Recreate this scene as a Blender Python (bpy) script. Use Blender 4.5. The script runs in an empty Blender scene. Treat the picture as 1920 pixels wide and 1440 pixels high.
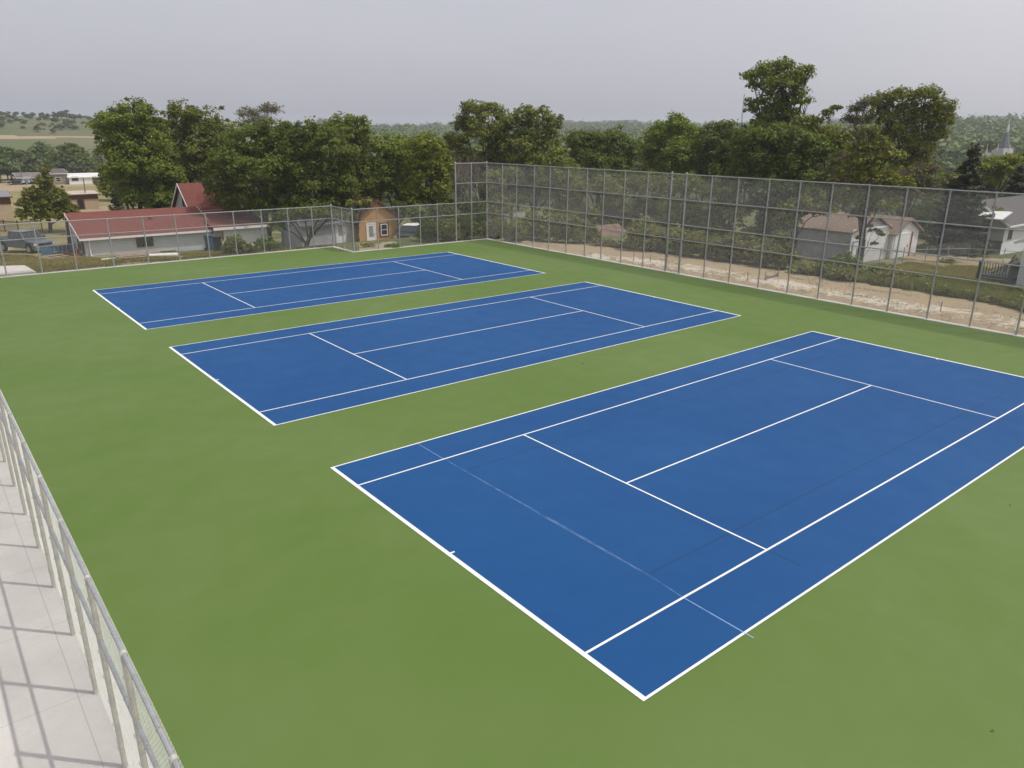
import bpy, math, random
import numpy as np
from mathutils import Vector

random.seed(7)
RNG = np.random.default_rng(11)
R = math.radians
COL = bpy.context.scene.collection

# ------------------------------------------------------------------ surveyed camera (fitted to the court lines)
CAM = np.array([-7.6651, -6.0911, 8.4719]); YAW, PITCH, ROLL, FOC = .8887, .3247, .0083, 1402.77
_f = np.array([math.cos(PITCH)*math.cos(YAW), math.cos(PITCH)*math.sin(YAW), -math.sin(PITCH)])
_r0 = np.array([math.sin(YAW), -math.cos(YAW), 0.]); _u0 = np.cross(_r0, _f)
_r = math.cos(ROLL)*_r0+math.sin(ROLL)*_u0; _u = -math.sin(ROLL)*_r0+math.cos(ROLL)*_u0
FWD2 = np.array([math.cos(YAW), math.sin(YAW), 0.])
def ray(u, v): return _f+_r*(u-960)/FOC+_u*(720-v)/FOC
def at(u, v, D): d = ray(u, v); return CAM+d*(D/math.hypot(d[0], d[1]))
def on(u, v, ax, val): d = ray(u, v); return CAM+d*((val-CAM[ax])/d[ax])
def gp(u, v, z=0.): return on(u, v, 2, z)
def interp(x, xs, ys): return np.interp(x, xs, ys)

def terr(x, y):
    x = np.asarray(x, float); y = np.asarray(y, float)
    dx = np.maximum(np.maximum(x-32.0, -16.0-x), 0); dy = np.maximum(np.maximum(y-48.3, -60-y), 0)
    d = np.hypot(dx, dy); w = dy/(dx+dy+1e-6)
    zr = interp(d, [0, 8, 20, 30, 60, 150, 350, 3000], [0, -.3, -1.2, -1.6, -2.5, -6, -8, -8])
    zb = interp(d, [0, 3, 8, 13, 18, 30, 45, 85, 200, 350, 3000], [0, -.1, -.6, -1.35, -1.9, -2.6, -3, -4.2, -6.8, -8, -8])
    zc = interp(d, [0, 3, 8, 13, 18, 30, 45, 85, 200, 350, 3000], [0, -.4, -1.35, -2.35, -3.0, -3.6, -4, -4.6, -6.8, -8, -8])
    q = np.clip((x-11)/9, 0, 1); zb = zb*(1-q)+zc*q
    z = zr*(1-w)+zb*w
    D = np.hypot(x-CAM[0], y-CAM[1]); a = np.arctan2(y-CAM[1], x-CAM[0])-YAW
    a = (a+math.pi) % (2*math.pi)-math.pi
    ue = 960-FOC*np.tan(np.clip(a, -1.2, 1.2))/1.03
    Dr = interp(ue, [-500, 430, 700, 1300, 1700, 2400], [700, 760, 1450, 1500, 1000, 1000])
    zt = interp(ue, [-500, 0, 180, 430, 560, 700, 850, 1060, 1300, 1600, 1850, 2400], [20, 18, 17.5, 17, 13, 6, 8, 15, 14, 16, 17, 17])
    t = np.clip((D-350)/(Dr-350), 0, 1); t = t*t*(3-2*t)
    z = z+t*(zt-z)
    far = np.clip((D-300)/300, 0, 1)
    z = z+far*(1.2*np.sin(x/61+y/83)+.9*np.sin(x/29-y/37))
    near = np.clip(d/6, 0, 1)*(1-far)
    z = z+near*(.10*np.sin(x/3.1+.7*np.sin(y/4))+.08*np.sin(y/2.3+x/7))
    return z-.15*(d <= 0)-.02
def hit(u, v, lo=20, hi=2500):
    d = ray(u, v); n = math.hypot(d[0], d[1]); prev = lo
    s = lo
    while s < hi:
        p = CAM+d*(s/n)
        if p[2] <= float(terr(p[0], p[1])):
            a, b = prev, s
            for _ in range(25):
                m = (a+b)/2; p = CAM+d*(m/n)
                if p[2] <= float(terr(p[0], p[1])): b = m
                else: a = m
            return CAM+d*(b/n)
        prev = s; s *= 1.01
    return CAM+d*(hi/n)
def gz(x, y): return float(terr(x, y))
def pr(P):
    d = np.asarray(P)-CAM; z = d@_f; return 960+FOC*(d@_r)/z, 720-FOC*(d@_u)/z, z

# ------------------------------------------------------------------ materials
def nt(name):
    m = bpy.data.materials.new(name); m.use_nodes = True; n = m.node_tree; n.nodes.clear()
    return m, n
def N(n, t, **k):
    o = n.nodes.new(t)
    for a, b in k.items():
        if a.startswith('i_'):
            key = a[2:]; key = int(key) if key.isdigit() else key.replace('_', ' ')
            o.inputs[key].default_value = b
        else: setattr(o, a, b)
    return o
def c4(c): return (c[0], c[1], c[2], 1)
def mixc(n, fac, a, b, mode='MIX'):
    m = n.nodes.new('ShaderNodeMix'); m.data_type = 'RGBA'; m.blend_type = mode
    for s, v in ((m.inputs[0], fac), (m.inputs[6], a), (m.inputs[7], b)):
        if hasattr(v, 'links'): n.links.new(v, s)
        elif isinstance(v, (int, float)): s.default_value = v
        else: s.default_value = c4(v)
    return m.outputs[2]
def noise(n, vec, scale, detail=4, rough=.55):
    t = N(n, 'ShaderNodeTexNoise'); t.inputs['Scale'].default_value = scale; t.inputs['Detail'].default_value = detail
    t.inputs['Roughness'].default_value = rough
    if vec is not None: n.links.new(vec, t.inputs['Vector'])
    return t.outputs[0]
def ramp(n, fac, a, b, ca=(0, 0, 0), cb=(1, 1, 1)):
    r = N(n, 'ShaderNodeValToRGB'); r.color_ramp.elements[0].position = a; r.color_ramp.elements[1].position = b
    r.color_ramp.elements[0].color = c4(ca); r.color_ramp.elements[1].color = c4(cb); n.links.new(fac, r.inputs[0]); return r.outputs[0]
def mathn(n, op, a, b=None):
    m = N(n, 'ShaderNodeMath', operation=op)
    for i, v in enumerate((a, b)):
        if v is None: continue
        if hasattr(v, 'links'): n.links.new(v, m.inputs[i])
        else: m.inputs[i].default_value = v
    return m.outputs[0]
def finish(m, n, col, rough=.8, metal=0., bump=None, spec=.5, bstr=.3, bdist=.02):
    p = N(n, 'ShaderNodeBsdfPrincipled'); o = N(n, 'ShaderNodeOutputMaterial')
    if hasattr(col, 'links'): n.links.new(col, p.inputs['Base Color'])
    else: p.inputs['Base Color'].default_value = c4(col)
    if hasattr(rough, 'links'): n.links.new(rough, p.inputs['Roughness'])
    else: p.inputs['Roughness'].default_value = rough
    p.inputs['Metallic'].default_value = metal; p.inputs['Specular IOR Level'].default_value = spec
    if bump is not None:
        b = N(n, 'ShaderNodeBump'); b.inputs['Strength'].default_value = bstr; b.inputs['Distance'].default_value = bdist
        n.links.new(bump, b.inputs['Height']); n.links.new(b.outputs[0], p.inputs['Normal'])
    n.links.new(p.outputs[0], o.inputs[0]); return m
def objc(n): return N(n, 'ShaderNodeTexCoord').outputs['Object']
def geoc(n): return N(n, 'ShaderNodeNewGeometry').outputs['Position']
MAT = {}
def simple(name, c, rough=.7, var=.18, scale=3., metal=0., bscale=None, spec=.4):
    if name in MAT: return MAT[name]
    m, n = nt(name); v = objc(n)
    a = noise(n, v, scale, 5)
    col = mixc(n, ramp(n, a, .3, .7), [x*(1-var) for x in c], [min(1, x*(1+var)) for x in c])
    finish(m, n, col, rough, metal, noise(n, v, bscale or scale*8, 3), spec, .2, .01)
    MAT[name] = m; return m
def siding(name, c, pitch=.2, axis=2, rough=.6, var=.08, weather=0.):
    m, n = nt(name); v = objc(n)
    sep = N(n, 'ShaderNodeSeparateXYZ'); n.links.new(v, sep.inputs[0])
    fr = mathn(n, 'FRACT', mathn(n, 'DIVIDE', sep.outputs[axis], pitch))
    a = noise(n, v, 1.3, 6, .65)
    col = mixc(n, ramp(n, a, .3, .7), [x*(1-var) for x in c], [min(1, x*(1+var)) for x in c])
    joint = ramp(n, fr, .0, .13, (1, 1, 1), (0, 0, 0))
    col = mixc(n, joint, col, [x*.55 for x in c])
    if weather:
        st = N(n, 'ShaderNodeMapping'); st.inputs['Scale'].default_value = (2.5, 2.5, 12); n.links.new(v, st.inputs[0])
        col = mixc(n, ramp(n, noise(n, st.outputs[0], 1.5, 5, .7), .42, .62, (0, 0, 0), (weather,)*3), col, (.16, .155, .15))
    finish(m, n, col, rough, 0, fr, .3, .8, .015); MAT[name] = m; return m
def shingle(name, c, var=.22):
    m, n = nt(name); v = objc(n)
    b = N(n, 'ShaderNodeTexBrick'); mp = N(n, 'ShaderNodeMapping'); mp.inputs['Scale'].default_value = (1, 1, 1); n.links.new(v, mp.inputs[0]); n.links.new(mp.outputs[0], b.inputs[0])
    b.inputs['Scale'].default_value = 2.2; b.inputs['Color1'].default_value = c4([x*(1-var) for x in c]); b.inputs['Color2'].default_value = c4([x*(1+var) for x in c])
    b.inputs['Mortar'].default_value = c4([x*.6 for x in c]); b.inputs['Mortar Size'].default_value = .012
    col = mixc(n, ramp(n, noise(n, v, .9, 6, .7), .35, .7, (0, 0, 0), (.5, .5, .5)), b.outputs[0], [x*.7 for x in c])
    finish(m, n, col, .9, 0, noise(n, v, 14, 3), .2, .5, .02); MAT[name] = m; return m

# acrylic court surfaces
def acrylic(name, base, streak, rough=.62):
    m, n = nt(name); v = geoc(n)
    big = noise(n, v, .13, 4, .6)
    mp = N(n, 'ShaderNodeMapping'); mp.inputs['Scale'].default_value = (.25, 2.2, 1); mp.inputs['Rotation'].default_value = (0, 0, .25); n.links.new(v, mp.inputs[0])
    sq = noise(n, mp.outputs[0], 1.1, 5, .65)
    fine = noise(n, v, 60, 3, .7); mid = noise(n, v, 1.1, 5, .6)
    col = mixc(n, ramp(n, big, .38, .66), base, streak)
    col = mixc(n, ramp(n, sq, .45, .75, (0, 0, 0), (.22,)*3), col, streak)
    col = mixc(n, ramp(n, mid, .35, .65, (0, 0, 0), (.25,)*3), col, [x*.88 for x in base])
    col = mixc(n, ramp(n, fine, .35, .7, (0, 0, 0), (.30,)*3), col, [x*1.25 for x in base])
    # sparse pale scuffs and specks
    sc = ramp(n, noise(n, v, 5.5, 8, .8), .70, .80, (0, 0, 0), (.35,)*3)
    col = mixc(n, sc, col, [min(1, x*1.6+.05) for x in base])
    rg = ramp(n, mid, .2, .8, (rough-.08,)*3, (rough+.08,)*3)
    return finish(m, n, col, rg, 0, noise(n, v, 240, 3, .7), .22, .35, .004)
M_green = acrylic('green_acrylic', (.092, .152, .029), (.118, .174, .050))
M_blue = acrylic('blue_acrylic', (.005, .060, .192), (.010, .075, .220))
def linepaint():
    m, n = nt('white_line_paint'); v = geoc(n)
    col = mixc(n, ramp(n, noise(n, v, 9, 6, .7), .35, .7), (.70, .70, .68), (.82, .82, .80))
    return finish(m, n, col, .6, 0, noise(n, v, 200, 2), .4, .2, .003)
M_line = linepaint()
def strip_mat(name, c, lo, hi, scale, amax):
    m, n = nt(name); v = geoc(n)
    p = N(n, 'ShaderNodeBsdfPrincipled'); p.inputs['Base Color'].default_value = c4(c); p.inputs['Roughness'].default_value = .8
    tr = N(n, 'ShaderNodeBsdfTransparent'); mx = N(n, 'ShaderNodeMixShader'); o = N(n, 'ShaderNodeOutputMaterial')
    f = ramp(n, noise(n, v, scale, 5, .7), lo, hi, (0, 0, 0), (amax,)*3)
    n.links.new(f, mx.inputs[0]); n.links.new(tr.outputs[0], mx.inputs[1]); n.links.new(p.outputs[0], mx.inputs[2]); n.links.new(mx.outputs[0], o.inputs[0])
    return m
M_chalk = strip_mat('chalk_dust', (.35, .50, .75), .35, .75, 3.0, .38)
M_chalk_s = strip_mat('chalk_line', (.40, .60, .95), .15, .5, 3.0, .5)
M_seam = strip_mat('covered_seam', (.035, .065, .15), .1, .5, 1.0, .2)

def concrete(name, c, jx=None, jy=None):
    m, n = nt(name); v = geoc(n)
    col = mixc(n, ramp(n, noise(n, v, .8, 6, .65), .3, .7), [x*.86 for x in c], [min(1, x*1.08) for x in c])
    col = mixc(n, ramp(n, noise(n, v, 40, 4, .7), .4, .75, (0, 0, 0), (.4,)*3), col, [x*.72 for x in c])
    col = mixc(n, ramp(n, noise(n, v, 2.3, 7, .75), .62, .78, (0, 0, 0), (.35,)*3), col, (.42, .36, .27))
    if jx:
        sep = N(n, 'ShaderNodeSeparateXYZ'); n.links.new(v, sep.inputs[0])
        for ax, (off, per) in ((0, jx), (1, jy)):
            fr = mathn(n, 'FRACT', mathn(n, 'DIVIDE', mathn(n, 'SUBTRACT', sep.outputs[ax], off), per))
            d = mathn(n, 'ABSOLUTE', mathn(n, 'SUBTRACT', fr, .5))
            col = mixc(n, ramp(n, d, .5-.009/per, .5-.003/per, (0, 0, 0), (.75,)*3), col, [x*.5 for x in c])
    return finish(m, n, col, .85, 0, noise(n, v, 90, 4, .7), .3, .4, .004)
M_conc = concrete('walkway_concrete', (.55, .525, .49), (-6.90, 1.83), (1.0, 2.3))
M_curb = concrete('curb_concrete', (.52, .50, .465))
M_pad = concrete('pad_concrete', (.58, .545, .50))

def metal_mat(name, c, rough, metal=.55):
    m, n = nt(name); v = objc(n)
    col = mixc(n, ramp(n, noise(n, v, 7, 5, .7), .3, .7), [x*.82 for x in c], [min(1, x*1.12) for x in c])
    vo = N(n, 'ShaderNodeTexVoronoi'); vo.inputs['Scale'].default_value = 60; n.links.new(v, vo.inputs['Vector'])
    col = mixc(n, .15, col, vo.outputs['Color'], 'MULTIPLY')
    return finish(m, n, col, rough, metal, None, .5)
M_galv = metal_mat('galvanised_pipe', (.42, .43, .44), .48, .3)
M_wire = metal_mat('galvanised_wire', (.43, .43, .42), .5, .45)
M_wireL = metal_mat('galvanised_wire_new', (.74, .74, .68), .5, .0)
M_post = metal_mat('galvanised_post', (.56, .54, .48), .5, .08)

M_bark = simple('bark', (.085, .066, .050), .95, .35, 4)
M_barkg = simple('pale_bark', (.21, .185, .155), .95, .3, 4)
M_twig = simple('dry_twig', (.150, .115, .090), .95, .3, 4)
M_wood = simple('weathered_lumber', (.30, .23, .17), .85, .25, 3)
M_black = simple('black_metal', (.02, .02, .022), .5, .2, 5)
M_dkgreen = simple('dark_green_paint', (.018, .035, .028), .6, .2, 5)
M_white = simple('white_paint', (.74, .74, .72), .55, .05, 1.5)
M_trimbrown = simple('brown_trim', (.12, .048, .033), .7, .15, 2)
M_tan = siding('tan_metal_siding', (.46, .36, .25), .3, 0, .55)
M_whites = siding('white_siding', (.76, .76, .75), .2)
M_whites2 = siding('white_house_siding', (.72, .73, .74), .22, 0)
M_greys = siding('pale_grey_siding', (.52, .545, .57), .2)
M_greywood = siding('weathered_grey_siding', (.46, .47, .48), .17, 2, .8, .2, .4)
M_orange = siding('orange_siding', (.50, .295, .12), .16)
M_redroof = shingle('red_shingle', (.190, .068, .056), .12)
M_brownroof = shingle('brown_shingle', (.235, .175, .135))
M_greyroof = shingle('grey_shingle', (.13, .12, .12))
M_greyroof2 = shingle('taupe_shingle', (.20, .175, .155))
M_orangeroof = shingle('rust_shingle', (.30, .14, .07))
M_dkredroof = shingle('dark_red_roofing', (.10, .022, .020))
M_glassd = simple('dark_window_glass', (.018, .02, .024), .12, .2, 2, spec=.8)
M_brick = siding('taupe_wall', (.27, .22, .175), .2)
M_conifer_dead = simple('rust_brown_twigs', (.14, .075, .05), .9, .3, 4)

def leafmat(name, c, c2, hue=.0, trans=.38, var=.28):
    m, n = nt(name); g = N(n, 'ShaderNodeNewGeometry'); v = objc(n)
    oi = N(n, 'ShaderNodeObjectInfo')
    col = mixc(n, g.outputs['Random Per Island'], [x*(1-var) for x in c], [x*(1+var) for x in c])
    col = mixc(n, ramp(n, noise(n, v, .33, 4, .6), .42, .66), col, c2)
    hs = N(n, 'ShaderNodeHueSaturation'); n.links.new(col, hs.inputs['Color'])
    hv = N(n, 'ShaderNodeMapRange'); hv.inputs[3].default_value = .80; hv.inputs[4].default_value = 1.2; n.links.new(oi.outputs['Random'], hv.inputs[0]); n.links.new(hv.outputs[0], hs.inputs['Value'])
    hh = N(n, 'ShaderNodeMapRange'); hh.inputs[3].default_value = .487; hh.inputs[4].default_value = .508; n.links.new(oi.outputs['Random'], hh.inputs[0]); n.links.new(hh.outputs[0], hs.inputs['Hue'])
    col = hs.outputs[0]
    d = N(n, 'ShaderNodeBsdfPrincipled'); d.inputs['Roughness'].default_value = .55; d.inputs['Specular IOR Level'].default_value = .3
    t = N(n, 'ShaderNodeBsdfTranslucent'); mx = N(n, 'ShaderNodeMixShader'); mx.inputs[0].default_value = trans; o = N(n, 'ShaderNodeOutputMaterial')
    n.links.new(col, d.inputs['Base Color'])
    tc = mixc(n, .5, col, (.14, .17, .02)); n.links.new(tc, t.inputs['Color'])
    n.links.new(d.outputs[0], mx.inputs[1]); n.links.new(t.outputs[0], mx.inputs[2]); n.links.new(mx.outputs[0], o.inputs[0])
    MAT[name] = m; return m
LM = {'L': leafmat('half_dry_lawn', (0.286, 0.253, 0.066), (0.400, 0.318, 0.112)),
      'G': leafmat('mid_green_leaves', (0.154, 0.203, 0.021), (0.194, 0.227, 0.022)),
      'Y': leafmat('yellow_green_leaves', (0.221, 0.243, 0.018), (0.165, 0.203, 0.020)),
      'D': leafmat('deep_green_leaves', (0.113, 0.161, 0.020), (0.146, 0.187, 0.021)),
      'O': leafmat('olive_leaves', (0.173, 0.198, 0.028), (0.200, 0.203, 0.037)),
      'B': leafmat('dull_brown_green_leaves', (0.187, 0.175, 0.048), (0.163, 0.183, 0.033)),
      'P': leafmat('pale_sparse_leaves', (0.207, 0.208, 0.065), (0.165, 0.172, 0.046)),
      'S': leafmat('spruce_needles', (0.042, 0.057, 0.020), (0.063, 0.072, 0.022), trans=.1),
      'F': leafmat('hillside_leaves', (0.097, 0.137, 0.028), (0.132, 0.170, 0.037), trans=.2, var=.14),
      'W': leafmat('weed_leaves', (0.207, 0.236, 0.042), (0.284, 0.259, 0.065))}

# ------------------------------------------------------------------ mesh builder
class MB:
    def __init__(s, org=(0, 0, 0)): s.v = []; s.f = []; s.m = []; s.o = np.array(org, float); s.k = 0
    def add(s, vs, fs):
        b = len(s.v); s.v += [tuple(np.asarray(p, float)-s.o) for p in vs]
        for f in fs: s.f.append([b+i for i in f]); s.m.append(s.k)
        return s
    def box(s, x0, x1, y0, y1, z0, z1):
        v = [(x0, y0, z0), (x1, y0, z0), (x1, y1, z0), (x0, y1, z0), (x0, y0, z1), (x1, y0, z1), (x1, y1, z1), (x0, y1, z1)]
        return s.add(v, [(3, 2, 1, 0), (4, 5, 6, 7), (0, 1, 5, 4), (1, 2, 6, 5), (2, 3, 7, 6), (3, 0, 4, 7)])
    def tube(s, p0, p1, r0, r1=None, n=8, cap=True):
        r1 = r0 if r1 is None else r1
        p0 = np.asarray(p0, float); p1 = np.asarray(p1, float); d = p1-p0; L = np.linalg.norm(d)
        if L < 1e-6: return s
        d = d/L; a = np.array([0, 0, 1.]) if abs(d[2]) < .9 else np.array([1., 0, 0]); e = np.cross(d, a); e /= np.linalg.norm(e); g = np.cross(d, e)
        vs = []
        for p, r in ((p0, r0), (p1, r1)):
            for i in range(n):
                t = 2*math.pi*i/n; vs.append(p+r*(math.cos(t)*e+math.sin(t)*g))
        fs = [(i, (i+1) % n, n+(i+1) % n, n+i) for i in range(n)]
        if cap: fs += [tuple(range(n-1, -1, -1)), tuple(range(n, 2*n))]
        return s.add(vs, fs)
    def poly_tube(s, pts, rs, n=6):
        for i in range(len(pts)-1): s.tube(pts[i], pts[i+1], rs[i], rs[i+1], n, cap=(i in (0, len(pts)-2)))
        return s
    def prism(s, poly, h0, h1, plane='xz'):
        # poly 2D points extruded along remaining axis from h0 to h1
        def P(a, b, h): return {'xz': (a, h, b), 'yz': (h, a, b), 'xy': (a, b, h)}[plane]
        n = len(poly); vs = [P(a, b, h0) for a, b in poly]+[P(a, b, h1) for a, b in poly]
        return s.add(vs, [tuple(range(n)), tuple(range(2*n-1, n-1, -1))]+[(i, i+n, (i+1) % n+n, (i+1) % n) for i in range(n)])
    def lathe(s, c, prof, n=16, axis=2):
        c = np.asarray(c, float); vs = []; fs = []
        for r, h in prof:
            for i in range(n):
                t = 2*math.pi*i/n; a, b = r*math.cos(t), r*math.sin(t)
                q = [a, b, h] if axis == 2 else ([a, h, b] if axis == 1 else [h, a, b]); vs.append(c+np.array(q))
        for j in range(len(prof)-1):
            for i in range(n): fs.append((j*n+i, j*n+(i+1) % n, (j+1)*n+(i+1) % n, (j+1)*n+i))
        fs += [tuple(range(n)), tuple(range(len(prof)*n-1, (len(prof)-1)*n-1, -1))]
        return s.add(vs, fs)
    def build(s, name, mats, parent=None, smooth=False, bevel=0, recalc=True):
        me = bpy.data.meshes.new(name); me.from_pydata([tuple(map(float, p)) for p in s.v], [], s.f)
        if not isinstance(mats, (list, tuple)): mats = [mats]
        for m in mats: me.materials.append(m)
        if len(mats) > 1: me.polygons.foreach_set('material_index', s.m)
        if recalc:
            import bmesh
            bm = bmesh.new(); bm.from_mesh(me); bmesh.ops.recalc_face_normals(bm, faces=bm.faces); bm.to_mesh(me); bm.free()
        if smooth: me.polygons.foreach_set('use_smooth', [True]*len(me.polygons))
        me.update()
        o = bpy.data.objects.new(name, me); COL.objects.link(o)
        if parent is not None: o.parent = parent
        elif s.o.any(): o.location = s.o
        if bevel:
            b = o.modifiers.new('bevel', 'BEVEL'); b.width = bevel; b.segments = 2; b.limit_method = 'ANGLE'
        return o
def thing(name, label, cat, loc=(0, 0, 0), rz=0, group=None):
    o = bpy.data.objects.new(name, None); COL.objects.link(o); o.location = [float(a) for a in loc]; o.rotation_euler = (0, 0, rz)
    o.empty_display_size = .3
    return tag(o, label, cat, group)
def tag(o, label=None, cat=None, group=None, kind=None):
    if label: o['label'] = label
    if cat: o['category'] = cat
    if group: o['group'] = group
    if kind: o['kind'] = kind
    return o
def struct(name, mb, mat, **k): return tag(mb.build(name, mat, **k), kind='structure')
def copy_tree(o, parent=None):
    c = o.copy(); COL.objects.link(c); c.parent = parent
    for ch in list(o.children): copy_tree(ch, c)
    return c
def np_mesh(name, V, F, mat, parent=None):
    """V (n,3), F (m,4) arrays"""
    me = bpy.data.meshes.new(name); me.vertices.add(len(V)); me.vertices.foreach_set('co', np.ascontiguousarray(V, np.float32).ravel())
    k = F.shape[1]; me.loops.add(F.size); me.loops.foreach_set('vertex_index', np.ascontiguousarray(F, np.int32).ravel())
    me.polygons.add(len(F)); me.polygons.foreach_set('loop_start', np.arange(0, F.size, k, dtype=np.int32)); me.polygons.foreach_set('loop_total', np.full(len(F), k, np.int32))
    me.update(calc_edges=True); me.materials.append(mat)
    o = bpy.data.objects.new(name, me); COL.objects.link(o)
    if parent is not None: o.parent = parent
    return o

# ------------------------------------------------------------------ ground sheet
def pip(px, py, poly):
    ins = np.zeros(px.shape, bool); n = len(poly)
    for i in range(n):
        x0, y0 = poly[i]; x1, y1 = poly[(i+1) % n]
        c = ((y0 > py) != (y1 > py)) & (px < (x1-x0)*(py-y0)/((y1-y0) or 1e-9)+x0); ins ^= c
    return ins
EDGE = [(905, 447), (945, 449), (1000, 452), (1060, 457), (1110, 459), (1150, 464), (1200, 470), (1250, 477), (1320, 486), (1400, 498), (1500, 512), (1600, 529), (1700, 545), (1780, 558), (1850, 568), (1940, 584)]
def build_ground():
    az = np.unique(np.concatenate([np.linspace(-38, 38, 330), np.linspace(-180, 180, 121)]))
    az = az[:-1]
    rad = [2.]
    while rad[-1] < 2900: rad.append(rad[-1]*(1.013 if 30 < rad[-1] < 1700 else 1.06))
    rad = np.array(rad); A, Dd = np.meshgrid(YAW+np.radians(az), rad)
    X = CAM[0]+Dd*np.cos(A); Y = CAM[1]+Dd*np.sin(A); Z = terr(X, Y)
    V = np.stack([X, Y, Z], 2).reshape(-1, 3); nr, na = X.shape
    i, j = np.meshgrid(np.arange(nr-1), np.arange(na), indexing='ij'); j2 = (j+1) % na
    F = np.stack([i*na+j, i*na+j2, (i+1)*na+j2, (i+1)*na+j], 2).reshape(-1, 4)
    V = np.vstack([V, [[CAM[0], CAM[1], -.17]]])
    ground = np_mesh('ground', V, F, None or groundmat()); tag(ground, kind='structure')
    # zones: surveyed outlines, kept as a point attribute
    d = V-CAM; zz = d@_f; zz = np.where(zz < .1, .1, zz); px = 960+FOC*(d@_r)/zz; py = 720-FOC*(d@_u)/zz
    Dv = np.hypot(d[:, 0], d[:, 1]); fr = (d@_f) > 1
    col = np.zeros((len(V), 4), np.float32); col[:, 3] = 0
    dirt = pip(px, py, EDGE+[(1940, 700), (905, 470)]) & (V[:, 0] > 30) & (Dv < 120) & fr
    sand = pip(px, py, [(1090, 474), (1150, 478), (1200, 484), (1300, 496), (1400, 512), (1500, 529), (1600, 546), (1700, 563), (1800, 579), (1940, 600), (1940, 622), (1800, 600), (1700, 582), (1600, 563), (1500, 547), (1400, 530), (1300, 511), (1200, 495), (1100, 482)]) & (V[:, 0] > 30) & (Dv < 120) & fr
    dry = np.zeros(len(V), bool)
    for poly, a, b in (([(0, 445), (42, 447), (42, 463), (0, 470)], 45, 120), ([(95, 505), (150, 497), (300, 484), (420, 472), (420, 482), (300, 492), (90, 512)], 40, 75),
                       ([(0, 336), (60, 346), (75, 352), (0, 361)], 120, 400), ([(140, 389), (200, 387), (205, 402), (130, 402)], 90, 300), ([(110, 343), (215, 340), (215, 348), (110, 349)], 120, 500),
                       ([(0, 254), (170, 255), (340, 252), (340, 257), (0, 260)], 330, 800),
                       ([(1690, 478), (1760, 477), (1900, 486), (1900, 496), (1760, 490), (1690, 484)], 60, 140), ([(672, 458), (745, 455), (745, 470), (672, 472)], 45, 90), ([(0, 330), (60, 328), (60, 334), (0, 336)], 150, 500)):
        dry |= pip(px, py, poly) & (Dv > a) & (Dv < b) & fr
    col[:, 0] = np.maximum(dirt, dry); col[:, 1] = sand
    dgrass = (pip(px, py, [(0, 346), (220, 340), (220, 480), (0, 500)]) & fr & (Dv < 330)) | (pip(px, py, [(1700, 490), (1900, 495), (1900, 520), (1640, 505)]) & fr & (Dv < 120))
    col[:, 2] = np.where(dgrass, .75, .35)
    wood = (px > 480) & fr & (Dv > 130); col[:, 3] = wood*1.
    at_ = ground.data.color_attributes.new('zone', 'FLOAT_COLOR', 'POINT'); at_.data.foreach_set('color', col.ravel())
    for p in ground.data.polygons: pass
    ground.data.polygons.foreach_set('use_smooth', [True]*len(ground.data.polygons))
def groundmat():
    m, n = nt('open_ground'); v = geoc(n)
    a = N(n, 'ShaderNodeVertexColor', layer_name='zone'); sep = N(n, 'ShaderNodeSeparateColor'); n.links.new(a.outputs[0], sep.inputs[0])
    n1 = noise(n, v, .35, 6, .65); n2 = noise(n, v, 2.2, 6, .7); n3 = noise(n, v, .03, 4, .6); n4 = noise(n, v, 9, 4, .7)
    grass = mixc(n, ramp(n, n2, .3, .7), (.070, .092, .030), (.125, .135, .055))
    dryg = mixc(n, ramp(n, n1, .35, .65), (.20, .175, .075), (.29, .24, .125))
    # far hillside pasture
    fieldc = mixc(n, ramp(n, n3, .4, .6), (.105, .125, .05), (.15, .145, .075))
    f = mathn(n, 'ADD', mathn(n, 'MULTIPLY', mathn(n, 'SUBTRACT', n1, .5), 1.8), sep.outputs[2])
    col = mixc(n, ramp(n, f, .35, .65), grass, dryg)
    sx = N(n, 'ShaderNodeSeparateXYZ'); n.links.new(v, sx.inputs[0])
    dist = N(n, 'ShaderNodeVectorMath', operation='DISTANCE'); n.links.new(v, dist.inputs[0]); dist.inputs[1].default_value = tuple(CAM)
    far = N(n, 'ShaderNodeMapRange'); far.inputs[1].default_value = 300; far.inputs[2].default_value = 420; n.links.new(dist.outputs['Value'], far.inputs[0])
    col = mixc(n, far.outputs[0], col, fieldc)
    dirt = mixc(n, ramp(n, n2, .3, .7), (.315, .245, .155), (.385, .305, .20))
    dirt = mixc(n, ramp(n, n1, .56, .68, (0, 0, 0), (.55,)*3), dirt, (.17, .155, .07))
    dirt = mixc(n, ramp(n, n4, .3, .7, (0, 0, 0), (.3,)*3), dirt, (.27, .20, .125))
    k = mathn(n, 'ADD', mathn(n, 'MULTIPLY', mathn(n, 'SUBTRACT', n2, .5), 1.0), sep.outputs[0])
    col = mixc(n, ramp(n, k, .42, .58), col, dirt)
    k = mathn(n, 'ADD', mathn(n, 'MULTIPLY', mathn(n, 'ADD', mathn(n, 'SUBTRACT', n2, .55), mathn(n, 'SUBTRACT', n1, .5)), 2.2), mathn(n, 'MULTIPLY', sep.outputs[1], .78))
    col = mixc(n, ramp(n, k, .5, .75), col, (.53, .47, .385))
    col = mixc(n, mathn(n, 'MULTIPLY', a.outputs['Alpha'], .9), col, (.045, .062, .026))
    return finish(m, n, col, .95, 0, n4, .15, .9, .06)
build_ground()

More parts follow.
